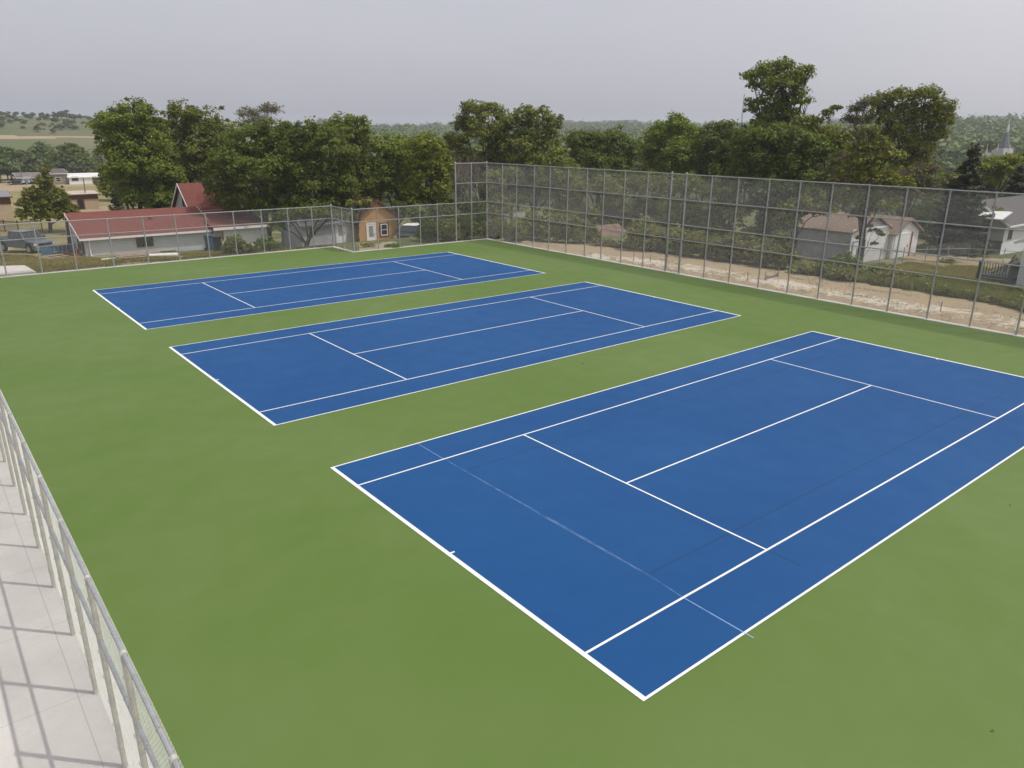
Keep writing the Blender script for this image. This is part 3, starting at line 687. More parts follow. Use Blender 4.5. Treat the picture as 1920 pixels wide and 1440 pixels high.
pxhouse('house', 'dark roofed house in the second row behind the white bungalow', 'house', 108, 335, 150, 322, 312, 12, 'x', M_brick, M_greyroof, M_white)
pxhouse('house', 'rust roofed house glimpsed above the pine on the far street', 'house', 78, 333, 118, 319, 311, 12, 'x', M_brick, M_orangeroof, M_white)

# church with spire
q = at(1880, 290, 352); zc = -9
t = thing('church', 'church with grey spire and long slate roof beyond the spruces', 'church', (q[0], q[1], zc), YAW-R(32)+R(90))
k = .29
top = on(1893, 222, 0, q[0])[2]-zc
zb = at(1893, 290, 352)[2]-zc
m = MB(); m.box(-2.6, 2.6, -2.6, 2.6, 0, zb-1.4); m.build('tower', simple('church_brick', (.17, .10, .075), .9, .2, 1), t)
m = MB(); m.lathe((0, 0, 0), [(4.6, zb-1.4), (3.5, zb+.2), (2.9, zb+2.3)], 4); o = m.build('spire_base', simple('pale_metal_roofing', (.50, .46, .42), .5, .1, 1), t)
m = MB()
for sx_ in (-1, 1):
    for sy_ in (-1, 1): m.tube((sx_*2.0, sy_*2.0, zb+1.5), (sx_*2.0, sy_*2.0, zb+3.6), .25, .05, 6)
m.build('pinnacle', M_white, t)
m = MB(); m.lathe((0, 0, 0), [(2.2, zb+2.3), (.35, top-5)], 8); m.build('spire', simple('slate_spire', (.14, .14, .155), .7, .15, 1), t)
m = MB(); m.lathe((0, 0, 0), [(.42, top-5), (.5, top-4), (.06, top-1.4)], 8); m.tube((0, 0, top-1.6), (0, 0, top+.2), .09, n=6); m.tube((-.5, 0, top-.6), (.5, 0, top-.6), .08, n=6); m.build('finial', M_white, t)
m = MB(); ridge = at(1820, 285.5, 352)[2]-zc
m.prism([(-6, ridge-5), (0, ridge), (6, ridge-5)], 2.5, 34, 'xz' if False else 'yz')
m.build('nave_roof', simple('nave_slate', (.25, .215, .21), .8, .15, .6), t)
m = MB(); m.box(2.6, 34, -5.8, 5.8, 0, ridge-5); m.build('nave_wall', MAT['church_brick'], t)
m = MB(); m.tube((5.5, 0, ridge-.5), (5.5, 0, ridge+.8), .6, .35, 8); m.tube((5.5, 0, ridge+.8), (5.5, 0, ridge+3.2), .22, .04, 8); m.build('turret', MAT['pale_metal_roofing'], t)
t.rotation_euler = (0, 0, YAW-R(32.5)+R(90))

# buildings on the far ridge
def farbox(label, u, v, D, w, h, mat, roofm, dep=14):
    q = at(u, v, D); q[2] = min(q[2], 1e9); rz = YAW-math.atan((u-960)/FOC)-R(90)
    t = thing('distant_building', label, 'building', (q[0], q[1], q[2]-h-8), rz)
    m = MB(); m.box(-w/2, w/2, -dep/2, dep/2, 0, h+8); m.build('wall', mat, t)
    m = MB(); m.box(-w/2-.4, w/2+.4, -dep/2-.4, dep/2+.4, h+8.003, h+8.6); m.build('roof', roofm, t)
cream = simple('cream_wall', (.52, .46, .38), .8, .06, .3)
farbox('cream building on the far ridge, left of the other two', 1062, 225.5, 1440, 26, 7, cream, M_white)
farbox('long white roofed building on the far ridge', 1150, 226.5, 1430, 30, 5, M_whites2, M_white)
farbox('cream building with white rooftop box on the far ridge', 1180, 225.5, 1420, 30, 8, cream, M_white)
farbox('white storage tank building high on the right hand ridge', 1872, 219, 1010, 26, 5, M_white, M_white)

# utility poles + wires
def pole(label, u0, v0, u1, v1, D=None, arm=True, r=.16):
    b = hit(u1, v1, 50) if D is None else at(u1, v1, D)
    b[2] = gz(b[0], b[1]); Dd = math.hypot(b[0]-CAM[0], b[1]-CAM[1]); tp = at(u0, v0, Dd)
    t = thing('utility_pole', label, 'pole', b); rel = tp-b
    m = MB(); m.tube((0, 0, -.5), rel, r, r*.7, 8); m.build('mast', simple('pole_wood', (.22, .18, .14), .9, .25, 2), t)
    if arm:
        m = MB(); m.box(rel[0]-1.1, rel[0]+1.1, rel[1]-.07, rel[1]+.07, rel[2]-.6, rel[2]-.45); ca = m.build('crossarm', MAT['pole_wood'], t)
        m = MB()
        for k_ in (-.95, 0, .95): m.tube((rel[0]+k_, rel[1], rel[2]-.45), (rel[0]+k_, rel[1], rel[2]-.2), .06, n=6)
        m.build('insulator', M_white, ca)
    return tp
p1 = pole('leaning pale utility pole left of the pine on the far street', 34, 303, 44, 345)
p2 = pole('utility pole rising behind the top of the left pine', 77, 297, 86, 345)
p3 = pole('thin brown utility pole standing by the tan storage building', 156, 333, 164, 392, arm=False, r=.12)
def wire(label, a, b, sag, r=.035):
    n = 10; pts = [a+(b-a)*i/n-np.array([0, 0, sag*4*(i/n)*(1-i/n)]) for i in range(n+1)]
    m = MB(pts[0]); m.poly_tube(pts, [r]*(n+1), 4); tag(m.build('power_line', M_black), label, 'cable', 'power lines')
for k_, dz in enumerate((-.2, -.5)):
    pl = p1-(p2-p1)*1.0; pp = at(330, 312, 260)
    o_ = np.array([k_*.9-.45, 0, dz])
    wire('power line from the left edge to the leaning utility pole', pl+o_, p1+o_, .6); wire('power line between the leaning pole and the pole behind the pine', p1+o_, p2+o_, .6); wire('power line running right from the pole behind the pine into the trees', p2+o_, pp+o_, 1.2)
# thin radio mast on the right
q = at(1392, 215, 420); t_ = MB((q[0], q[1], gz(q[0], q[1]))); tp = at(1391, 176, 420)
for a_ in range(3): t_.tube((q[0]+.6*math.cos(a_*2.1), q[1]+.6*math.sin(a_*2.1), gz(q[0], q[1])), (q[0]+.12*math.cos(a_*2.1), q[1]+.12*math.sin(a_*2.1), tp[2]), .09, n=4)
z0 = gz(q[0], q[1])
for k_ in range(24):
    z_ = z0+(tp[2]-z0)*k_/24; f_ = .6-.48*k_/24
    for a_ in range(3): t_.tube((q[0]+f_*math.cos(a_*2.1), q[1]+f_*math.sin(a_*2.1), z_), (q[0]+f_*math.cos((a_+1)*2.1), q[1]+f_*math.sin((a_+1)*2.1), z_+.8), .05, n=4)
tag(t_.build('radio_mast', simple('mast_grey', (.2, .2, .22), .5, .1, 2)), 'thin lattice radio mast left of the tall poplar', 'mast')

# iron fence on the left
def rail_fence(name, label, pts, H, mat, sp, step, r=.02, group=None, mesh=False):
    b0 = pts[0]; t = thing(name, label, 'fence', b0)
    P = MB(b0); Rl = MB(b0); B = MB(b0)
    for i in range(len(pts)-1):
        a, b = np.array(pts[i]), np.array(pts[i+1]); L = np.linalg.norm((b-a)[:2]); n_ = max(1, int(L/sp))
        for k in range(n_+1):
            p = a+(b-a)*k/n_; MB(b0).tube(p-[0, 0, .3], p+[0, 0, H+.12], r*2, n=6).build('post', mat, t)
        for hh in (.15, H*.92): Rl.tube(a+[0, 0, hh*1.], b+[0, 0, hh*1.], r*1.1, n=6)
        if not mesh:
            n2 = int(L/step)
            for k in range(n2): p = a+(b-a)*k/n2; B.tube(p+[0, 0, .12], p+[0, 0, H], r*.55, n=4)
    Rl.build('rail', mat, t)
    if not mesh: B.build('pickets', mat, t)
    return t
ir = simple('rusty_iron', (.045, .022, .018), .7, .3, 6)
A = hit(-40, 432, 40); B_ = hit(36, 437, 40); C_ = hit(80, 434, 40)
def zfix(p): p = np.array(p); p[2] = gz(p[0], p[1]); return p
rail_fence('iron_fence', 'dark iron picket fence at the left edge in front of the tan building', [zfix(A), zfix(B_), zfix(C_)], 1.35, ir, 2.0, .16, .03)
A = zfix((50.2, 22.6, 0)); B_ = zfix((63, 19.2, 0)); C_ = zfix((64, 14.2, 0))
t = rail_fence('garden_fence', 'low wire garden fence crossing the lawn before the white garage', [A, B_, C_], 1.15, M_galv, 2.3, 1, .018, mesh=True)
dd_ = (B_-A)[:2]; LL = np.linalg.norm(dd_); o = chain((A[0], A[1]), dd_/LL, LL, A[2]+.05, A[2]+1.1, .03, .002, M_wire, None); o.parent = t; o.location = -np.array(t.location)

# ------------------------------------------------------------------ vehicles
def paint(name, c, rough=.3):
    return simple(name, c, rough, .12, 1.5, 0, 20, .6)
def vehicle(name, label, loc, rz, kind, body, roofc=None, s=1.):
    t = thing(name, label, {'pickup': 'pickup truck', 'suv': 'car', 'car': 'car'}[kind], loc, rz)
    # x forward, y left; dims
    L, Wd = (5.6, 2.0) if kind == 'pickup' else ((4.7, 1.85) if kind == 'suv' else (4.5, 1.75))
    hx = L/2; hw = Wd/2; zb = .38*1.1; hood = 1.08 if kind != 'car' else .88; belt = hood+.06
    rt = 1.88 if kind == 'pickup' else (1.75 if kind == 'suv' else 1.42)
    fw, rw = hx-.95, -hx+1.15
    def arch(cx): return [(cx-.47, zb), (cx-.42, zb+.32), (cx-.2, zb+.47), (cx+.2, zb+.47), (cx+.42, zb+.32), (cx+.47, zb)]
    prof = [(-hx, zb+.05)]+arch(rw)+arch(fw)+[(hx-.05, zb), (hx, zb+.25), (hx-.04, hood-.12), (hx-.25, hood-.02), (hx-1.25, hood+.05), (hx-1.45, belt+.05), (-hx+.02, belt+.05)]
    m = MB(); m.prism(prof, -hw, hw, 'xz')
    if kind == 'pickup': pass
    m.build('body', body, t, bevel=.05)
    if kind == 'pickup':
        m = MB(); m.box(-hx+.12, -.95, -hw+.12, hw-.12, belt+.055, belt+.06); m.build('bed', M_black, t); c0, c1 = -.85, hx-1.35
    else: c0, c1 = -hx+.1, hx-1.25
    # greenhouse
    z0, z1 = belt+.052, rt
    def house(x0, x1, sl, mat, nm, ins=0., zz0=z0, zz1=z1-.06):
        a = .16; m = MB()
        m.add([(x0, -hw+.06+ins, zz0), (x1, -hw+.06+ins, zz0), (x1, hw-.06-ins, zz0), (x0, hw-.06-ins, zz0), (x0+sl[0], -hw+.06+a, zz1), (x1-sl[1], -hw+.06+a, zz1), (x1-sl[1], hw-.06-a, zz1), (x0+sl[0], hw-.06-a, zz1)],
              [(3, 2, 1, 0), (4, 5, 6, 7), (0, 1, 5, 4), (1, 2, 6, 5), (2, 3, 7, 6), (3, 0, 4, 7)]); return m.build(nm, mat, t)
    sl = (.15 if kind != 'car' else .5, .62)
    house(c0, c1, sl, M_glassd, 'windows')
    m = MB(); m.box(c0+sl[0]-.05, c1-sl[1]+.05, -hw+.19, hw-.19, z1-.06, z1); m.build('roof', roofc or body, t, bevel=.03)
    m = MB()
    for sg in (-1, 1):
        for xa, xb in ((c0+.02, c0+sl[0]), (c1-.02, c1-sl[1]), ((c0+c1)/2+.05, (c0+c1)/2+.05)): m.tube((xa, sg*(hw-.055), z0), (xb, sg*(hw-.21), z1-.05), .045, n=6)
    m.build('pillars', body, t)
    for x in (fw, rw):
        for sg in (-1, 1):
            m = MB(); m.lathe((x, sg*(hw-.12), .38), [(.30, -.12), (.38, -.10), (.38, .10), (.30, .12)], 18, 1); w_ = m.build('wheel', simple('tyre', (.018, .018, .018), .9, .2, 6), t)
            m = MB(); m.lathe((x, sg*(hw+.005), .38), [(.24, -.02), (.22, .01), (.08, .02)], 12, 1); m.build('rim', M_galv, w_)
    for sg in (-1, 1):
        m = MB(); m.box(hx-.02, hx+.03, sg*hw*.9-.20, sg*hw*.9+.10 if sg < 0 else sg*hw*.9+.02, hood-.33, hood-.15); m.build('headlight', simple('lamp_glass', (.6, .6, .58), .2, .1, 4), t)
        m = MB(); m.box(c1-.35, c1-.15, *( (hw+.0, hw+.2) if sg > 0 else (-hw-.2, -hw)), belt+.05, belt+.24); m.build('side_mirror', M_black, t)
    m = MB(); m.box(hx-.01, hx+.025, -hw*.62, hw*.62, hood-.36, hood-.16); m.build('grille', M_black, t)
    m = MB(); m.box(hx-.05, hx+.12, -hw+.03, hw-.03, zb+.08, zb+.28); m.box(-hx-.1, -hx+.03, -hw+.05, hw-.05, zb+.1, zb+.28); m.build('bumper', simple('chrome', (.45, .45, .46), .3, .1, 3, .6), t, bevel=.02)
    return t
q = hit(62, 474, 40)
vehicle('pickup_truck', 'blue grey pickup truck parked nose towards the courts beyond the back fence', (q[0]-.3, q[1]+1.9, gz(q[0], q[1]+1)), R(-62), 'pickup', paint('blue_grey_paint', (.11, .13, .15)))
q = at(771, 455, 76)
vehicle('car', 'dark old car with white roof parked right of the orange house', (q[0], q[1], gz(q[0], q[1])), R(-138), 'suv', paint('dark_green_grey_paint', (.035, .045, .05)), M_white)
q = hit(982, 424, 40)
q = hit(32, 346, 100)
vehicle('car', 'dark car parked on the far street at the left', q, R(170), 'car', paint('black_paint', (.02, .022, .03)))
q = hit(55, 345, 100)
vehicle('car', 'pale car parked in the driveway by the leaning pole', q, R(20), 'car', paint('silver_paint', (.45, .46, .48)))

# clutter beyond the back fence
def boxthing(name, label, cat, u, v, size, mat, rz=0, group=None):
    q = hit(u, v, 40); m = MB(); a, b_, c = size; m.box(-a/2, a/2, -b_/2, b_/2, 0, c)
    o = m.build(name, mat, bevel=min(size)*.12); o.location = (q[0], q[1], gz(q[0], q[1])-.02); o.rotation_euler = (0, 0, rz); return tag(o, label, cat, group)
q = hit(100, 477, 40)
t = thing('ladder', 'pale aluminium ladder standing on edge against blue boards beside the pickup', 'ladder', (q[0], q[1], gz(q[0], q[1])))
m = MB(); m.box(0, 2.9, 0, .06, .15, .2); m.box(0, 2.9, 0, .06, .8, .85); m.build('rail', M_galv, t)
for k in range(9): m = MB(); m.box(.12+k*.33, .16+k*.33, .01, .05, .2, .8); m.build('rung', M_galv, t)
o = MB((q[0], q[1]+.15, q[2])); o.box(q[0]-.9, q[0]+2.8, q[1]+.1, q[1]+.25, q[2]-.1, q[2]+.72); tag(o.build('board_panel', simple('blue_board', (.06, .14, .22), .6, .2, 2)), 'blue panel standing behind the aluminium ladder', 'panel')
q = hit(158, 474, 40)
o = MB(q); 
for k in range(14):
    a = random.uniform(0, 6.28); p = q+np.array([random.uniform(-1.2, 1.2), random.uniform(-.4, .4), 0]); o.tube(p, p+np.array([.7*math.cos(a), .7*math.sin(a), random.uniform(.1, .4)]), .12, n=5)
tag(o.build('tarp', simple('red_tarp', (.22, .045, .03), .7, .3, 3)), 'crumpled red tarp on the ground at the corner of the red roofed garage', 'tarp')
for (u0, v0, u1, v1, r_, mt, lab, g_) in [(92, 482, 172, 473, .06, M_wood, 'weathered plank lying in the stack between the pickup and garage', 'planks by the pickup'), (95, 485, 160, 478, .06, M_wood, 'weathered plank lying in the stack between the pickup and garage', 'planks by the pickup'), (105, 480, 178, 474, .07, M_wood, 'weathered plank lying in the stack between the pickup and garage', 'planks by the pickup'), (88, 488, 150, 483, .05, M_wood, 'weathered plank lying in the stack between the pickup and garage', 'planks by the pickup'),
        (215, 481, 300, 476, .08, M_wood, 'plank lying on the lumber row in front of the garage wall', 'planks in front of the garage'), (218, 484, 282, 480, .08, M_wood, 'plank lying on the lumber row in front of the garage wall', 'planks in front of the garage'), (220, 478, 330, 472, .08, M_wood, 'plank lying on the lumber row in front of the garage wall', 'planks in front of the garage'), (222, 487, 275, 484, .06, M_wood, 'plank lying on the lumber row in front of the garage wall', 'planks in front of the garage')]:
    a = hit(u0, v0, 40); b_ = hit(u1, v1, 40); a[2] += .08; b_[2] += .12; o = MB(a); o.tube(a, b_, r_, n=4); tag(o.build('plank', mt), lab, 'plank', g_)
a = hit(281, 483, 40); b_ = hit(334, 481, 40); a[2] += .12; b_[2] += .12; o = MB(a); o.tube(a, b_, .15, n=14); tag(o.build('pipe', M_white), 'fat white pipe lying in the grass before the garage', 'pipe')
boxthing('board_panel', 'white board lying flat in the grass left of the lumber row', 'board', 205, 487, (1.0, .5, .1), M_white, .05)
a = hit(148, 498, 40); o = MB(a); o.box(a[0]-.03, a[0]+.03, a[1]-.02, a[1]+.02, a[2]-.1, a[2]+1.15); tag(o.build('marker_stake', simple('orange_stake', (.45, .15, .08), .7, .2, 4)), 'orange marker stake in the grass just behind the back fence', 'stake')
def bin_(label, u, v, mat, h=1.0, rz=.3):
    q = hit(u, v, 40); t = thing('wheelie_bin', label, 'bin', (q[0], q[1], gz(q[0], q[1])), rz)
    m = MB(); m.add([(-.25, -.25, .08), (.25, -.25, .08), (.25, .25, .08), (-.25, .25, .08), (-.32, -.33, h), (.32, -.33, h), (.32, .33, h), (-.32, .33, h)], [(3, 2, 1, 0), (4, 5, 6, 7), (0, 1, 5, 4), (1, 2, 6, 5), (2, 3, 7, 6), (3, 0, 4, 7)]); m.build('tub', mat, t, bevel=.03)
    m = MB(); m.box(-.35, .35, -.38, .36, h+.002, h+.08); m.build('lid', mat, t, bevel=.02)
    for sg in (-1, 1): m = MB(); m.lathe((sg*.3, .25, .12), [(.12, -.03), (.12, .03)], 12, 0); m.build('wheel', M_black, t)
bin_('dark blue wheelie bin by the wall of the red roofed house', 396, 470, simple('blue_plastic', (.03, .06, .13), .5, .2, 3), 1.15)
bin_('black wheelie bin right of the blue one by the house wall', 410, 472, simple('black_plastic', (.02, .022, .025), .5, .2, 3), 1.1, -.3)
# silt fence stakes in the dirt strip
for k, (u, v) in enumerate([(1188, 489), (1219, 492), (1401, 526), (1434, 526), (1459, 519), (1763, 585), (1826, 572)]):
    q = hit(u, v, 20); o = MB(q); h = .55; o.box(q[0]-.02, q[0]+.02, q[1]-.02, q[1]+.02, q[2]-.1, q[2]+h)
    tag(o.build('stake', M_wood), ['first short wooden stake left of the gate in the dirt strip', 'second short stake in the dirt, nearer the gate on its left', 'short stake in pale sand right of the gate', 'short stake at the left end of the sagging silt net', 'short stake at the right end of the sagging silt net', 'short stake in the dirt towards the right edge of the fence', 'leaning stake on the dirt bank at the right'][k], 'stake')
a = hit(1434, 525, 20); b_ = hit(1459, 518, 20); o = MB(a)
n_ = 8
for k in range(n_):
    p = a+(b_-a)*k/n_; p2 = a+(b_-a)*(k+1)/n_; s1 = .32-.18*math.sin(math.pi*k/n_); s2 = .32-.18*math.sin(math.pi*(k+1)/n_)
    o.add([p, p2, p2+[0, 0, s2], p+[0, 0, s1]], [(0, 1, 2, 3)]); o.add([p+[.01, 0, 0], p2+[.01, 0, 0], p2+[.012, 0, s2], p+[.012, 0, s1]], [(0, 1, 2, 3)])
tag(o.build('silt_fence', simple('silt_cloth', (.17, .15, .14), .9, .2, 5)), 'short sagging grey silt fence between two stakes in the dirt', 'silt fence')

# ------------------------------------------------------------------ vegetation
def leaf_quads(P, Nrm, size, rng, asp=.62):
    n = len(P); a = rng.normal(size=(n, 3)); T = np.cross(Nrm, a); T /= np.linalg.norm(T, axis=1)[:, None]+1e-9; Bt = np.cross(Nrm, T)
    s = (size*rng.uniform(.65, 1.35, n))[:, None]; bend = Nrm*s*rng.uniform(-.15, .15, n)[:, None]
    V = np.stack([P-T*s*.5, P+Bt*s*.5*asp+bend, P+T*s*.5, P-Bt*s*.5*asp+bend], 1).reshape(-1, 3)
    return V, np.arange(4*n).reshape(-1, 4)
def crown_points(blobs, leaf, dens, rng, clump=.9, drop=0.):
    """blobs: (centre, (rx,ry,rz)) in local coords -> leaf centres and normals; shells of leaf clumps with gaps"""
    Ps = []; Ns = []; tips = []
    for c, rr_ in blobs:
        rr_ = np.array(rr_); area = 4*math.pi*((rr_[0]*rr_[1])**1.6/3+(rr_[0]*rr_[2])**1.6/3+(rr_[1]*rr_[2])**1.6/3)**(1/1.6)
        cr = clump*min(1., .35+rr_.mean()/5); nc = max(6, int(area/(cr*cr*2.0)))
        dirs = rng.normal(size=(nc, 3)); dirs /= np.linalg.norm(dirs, axis=1)[:, None]; dirs[:, 2] = np.where(dirs[:, 2] < -.3, dirs[:, 2]*rng.uniform(-1, 1, nc), dirs[:, 2])
        rad = rng.uniform(.5, 1.05, nc)**.7; rad = np.where(rng.random(nc) < .07, rad*rng.uniform(1.12, 1.38, nc), rad); out = rad > 1.1
        cc = np.array(c)+dirs*rr_*rad[:, None]; tips.append(cc[::3])
        per = max(5, int(dens*area/(.31*leaf*leaf)/nc))
        off = rng.normal(size=(nc, per, 3)); off /= np.linalg.norm(off, axis=2)[:, :, None]; off *= (rng.random((nc, per, 1))**.45)
        csz = cr*rng.uniform(.6, 1.35, (nc, 1, 1))*np.where(out, .5, 1.)[:, None, None]; off2 = off*csz*np.array([1, 1, .62]); off2[:, :, 2] -= drop*np.abs(rng.normal(size=(nc, per)))
        p = (cc[:, None, :]+off2).reshape(-1, 3)
        nn = (dirs[:, None, :]*.45+off*.6+rng.normal(size=(nc, per, 3))*.55+np.array([0, 0, .45])).reshape(-1, 3); nn /= np.linalg.norm(nn, axis=1)[:, None]+1e-9
        Ps.append(p); Ns.append(nn)
    return np.vstack(Ps), np.vstack(Ns), np.vstack(tips)
def trunk_mesh(top_pts, h0, r, rng, mat, parent, lean=(0, 0), limbs=9, fine=None, base=(0, 0, 0), name='trunk'):
    m = MB(); b = np.array(base, float); c = np.mean(top_pts, 0); tp = np.array([c[0]*.8+lean[0], c[1]*.8+lean[1], h0])
    n = 5; pts = [b-np.array([0, 0, .5])]+[b+(tp-b)*k/n+np.array([rng.normal()*.12, rng.normal()*.12, 0])*k/n for k in range(n+1)]
    m.poly_tube(pts, [r*1.25]+[r*(1-.5*k/n) for k in range(n+1)], 8)
    order = rng.permutation(len(top_pts))[:limbs]
    for i in order:
        q = top_pts[i]; k = rng.integers(2, n+1); s = pts[k+1-1]; L = np.linalg.norm(q-s)
        mid = s+(q-s)*.5+np.array([0, 0, L*.10])+rng.normal(size=3)*L*.05
        m.poly_tube([s, mid, q], [r*.42, r*.24, r*.07], 5)
        if fine is not None:
            dd = np.linalg.norm(fine-q, axis=1); 
            for j in np.argsort(dd)[:6]: m.poly_tube([mid+(q-mid)*rng.uniform(.2, .9), fine[j]], [r*.13, r*.03], 4)
    return m.build(name, mat, parent, recalc=False)
def to_world_blob(u, v, ru, rv, D, rng, dep=None):
    c = at(u, v, D); d = c-CAM; z = d@_f; k = z/FOC
    o = rng.uniform(-.35, .35)*ru*k if dep is None else dep; hd = np.array([d[0], d[1], 0]); hd /= np.linalg.norm(hd)
    c = c+hd*o; return c, (ru*k, ru*k*.95, rv*k*1.0)
TREES = []
def tree(label, kind, ub, D, blobs, name='tree', cat='tree', leaf=.34, dens=1.25, clump=.9, trunk=.26, h0=None, seed=0, limbs=10, bark=None, drop=0., group=None, twigs=0, dep=None):
    rng = np.random.default_rng(seed+100); b = at(ub, 400, D); b[2] = gz(b[0], b[1])
    t = thing(name, label, cat, b, 0, group)
    bl = []
    for (u, v, ru, rv) in blobs:
        c, r_ = to_world_blob(u, v, ru, rv, D, rng, dep); bl.append((c-b, r_))
    if leaf > .3: leaf *= .8
    P, Nn, tips = crown_points(bl, leaf, dens, rng, clump, drop)
    keep = P[:, 2] > .15; P, Nn = P[keep], Nn[keep]
    V, F = leaf_quads(P, Nn, leaf, rng); np_mesh('crown', V, F, LM[kind], t)
    zs = np.array([c[2] for c, _ in bl]); H = zs.max()
    trunk_mesh(np.array([c for c, _ in bl]), h0 or H*.62, trunk, rng, bark or M_bark, t, limbs=limbs, fine=tips)
    if twigs: twig_crown(bl, twigs, rng, t)
    return t
def twig_crown(bl, n, rng, parent, mat=None, r=.018):
    V = []; m = MB()
    for _ in range(n):
        c, rr_ = bl[rng.integers(len(bl))]; d = rng.normal(size=3); d /= np.linalg.norm(d); d[2] = abs(d[2])*.8+.1*d[2]
        p = np.array(c)+d*np.array(rr_)*rng.uniform(.2, .8)-np.array([0, 0, rr_[2]*.3]); q = p+(d*np.array([1, 1, 1.3])+rng.normal(size=3)*.25)*np.mean(rr_)*rng.uniform(.2, .55)
        mid = (p+q)/2+rng.normal(size=3)*.12
        m.tube(p, mid, r*1.3, r, 3, cap=False); m.tube(mid, q, r, r*.4, 3, cap=False)
    return m.build('twigs', mat or M_twig, parent, recalc=False)

# ---- left group beyond the red garage
tree('tall light green tree, leftmost of the big trees behind the red garage', 'G', 262, 96, [(235, 238, 56, 42), (250, 212, 38, 24), (212, 260, 34, 30), (285, 262, 45, 40), (262, 312, 58, 46), (232, 332, 34, 38), (300, 330, 50, 50), (208, 284, 28, 16), (258, 365, 42, 30), (305, 375, 40, 25)], seed=1, trunk=.32)
tree('tall green tree with twin tops right of the leftmost big tree', 'G', 355, 99, [(345, 216, 30, 24), (322, 245, 30, 32), (380, 236, 40, 34), (412, 262, 34, 34), (365, 285, 60, 45), (345, 335, 45, 38), (400, 325, 38, 40), (330, 372, 38, 28)], seed=2, trunk=.3)
tree('dark spruce at the foot of the tall light green tree', 'S', 222, 90, [(225, 385, 18, 22)], seed=3, leaf=.3) if False else None
tree('broad dark maple overhanging the steep red roof', 'D', 500, 80, [(470, 262, 50, 32), (520, 250, 42, 26), (430, 305, 38, 36), (490, 320, 68, 52), (545, 300, 45, 45), (415, 352, 30, 26), (450, 375, 48, 24), (520, 382, 55, 26), (560, 350, 40, 40)], seed=4, trunk=.36, bark=M_bark)
tree('dense green maple in the middle of the clump left of the orange house', 'D', 600, 78, [(590, 255, 48, 28), (562, 282, 38, 32), (625, 285, 45, 38), (600, 335, 62, 48), (640, 350, 42, 45), (585, 385, 60, 22), (650, 395, 35, 16)], seed=5, trunk=.32)
tree('bright topped tree at the right end of the maple clump', 'G', 668, 84, [(640, 232, 30, 16), (664, 240, 26, 24), (640, 258, 34, 22), (690, 275, 24, 30), (672, 305, 30, 36), (690, 340, 25, 36), (668, 372, 26, 22)], seed=6, trunk=.26, twigs=120)
tree('pale sparse tree sticking up behind the maple clump', 'P', 480, 130, [(466, 212, 22, 13), (505, 206, 24, 13), (488, 228, 32, 12)], seed=7, leaf=.34, dens=.35, trunk=.22, twigs=700)
tree('mid green tree above the orange house roof', 'G', 742, 84, [(735, 280, 34, 26), (718, 320, 26, 36), (765, 300, 32, 34), (745, 345, 40, 34), (775, 372, 34, 16), (715, 362, 20, 26)], seed=8, trunk=.25)
tree('yellow green tree left of the tall fence corner', 'Y', 810, 80, [(795, 272, 38, 20), (822, 300, 26, 34), (795, 325, 34, 40), (828, 345, 22, 40), (790, 368, 34, 22), (836, 376, 14, 14)], seed=9, trunk=.25)
tree('brownish half bare tree beside the yellow green one', 'B', 862, 92, [(856, 275, 20, 22), (868, 300, 14, 20), (862, 345, 20, 40), (850, 320, 14, 22)], seed=10, dens=.7, twigs=500, trunk=.2)
tree('bright green young tree left of the dead crown at the fence corner', 'G', 868, 86, [(864, 268, 14, 18), (872, 292, 13, 16), (868, 315, 12, 14)], seed=11, trunk=.14)
tree('low maple boughs with a bare trunk hanging over the grey shed roof', 'D', 567, 70, [(570, 400, 30, 11), (605, 404, 28, 10), (640, 402, 26, 9), (535, 408, 24, 14), (655, 408, 14, 8), (520, 425, 16, 14)], seed=140, trunk=.22, clump=.6, limbs=8)
# ---- middle, above the fence corner
tree('olive tree with wispy top left of centre above the fence corner', 'O', 905, 88, [(890, 208, 28, 20), (925, 210, 26, 18), (868, 232, 22, 18), (908, 245, 44, 32), (945, 250, 22, 36), (850, 262, 20, 20), (935, 300, 34, 40), (900, 320, 32, 30), (930, 370, 36, 40), (925, 420, 25, 25)], seed=12, trunk=.28, twigs=500, clump=.75)
dead = thing('dead_tree', 'dead brown tree crown with pale bare branches above the fence corner', 'tree', (*at(897, 400, 80)[:2], gz(*at(897, 400, 80)[:2])))
rng = np.random.default_rng(5); m = MB(); m2 = MB()
def branch(p, d, L, r, depth):
    q = p+d*L; mid = (p+q)/2+rng.normal(size=3)*L*.06
    (m if depth < 3 else m2).poly_tube([p, mid, q], [r, r*.8, r*.62], 6 if depth < 3 else 3)
    if depth >= 6 or r < .008: return
    for _ in range(3 if depth < 5 else 2):
        nd = d*.75+rng.normal(size=3)*.48+np.array([0, 0, .12]); nd /= np.linalg.norm(nd); branch(q if rng.random() < .6 else mid, nd, L*rng.uniform(.62, .82), r*.6, depth+1)
branch(np.array([0., 0, -.4]), np.array([.04, .02, 1.]), 3.4, .2, 0)
m.build('trunk', M_barkg, dead, recalc=False); m2.build('twigs', simple('dead_twigs', (.17, .125, .105), .95, .25, 3), dead, recalc=False)
tree('leaning olive tree with dark forked limbs right of the dead crown', 'O', 1000, 86, [(985, 212, 22, 14), (1010, 222, 30, 20), (965, 226, 24, 16), (1038, 240, 20, 16), (1050, 222, 8, 6), (1000, 255, 44, 28), (1035, 285, 26, 36), (975, 290, 40, 36), (1005, 320, 48, 30), (1048, 330, 24, 30), (975, 350, 40, 40), (1030, 365, 30, 30)], seed=13, trunk=.3, twigs=450, clump=.75, dens=1.0, limbs=14)
tree('yellowish green small tree behind the fence right of the leaning olive tree', 'O', 1050, 80, [(1046, 300, 24, 24), (1060, 330, 26, 34), (1030, 345, 22, 30)], seed=14, trunk=.16)
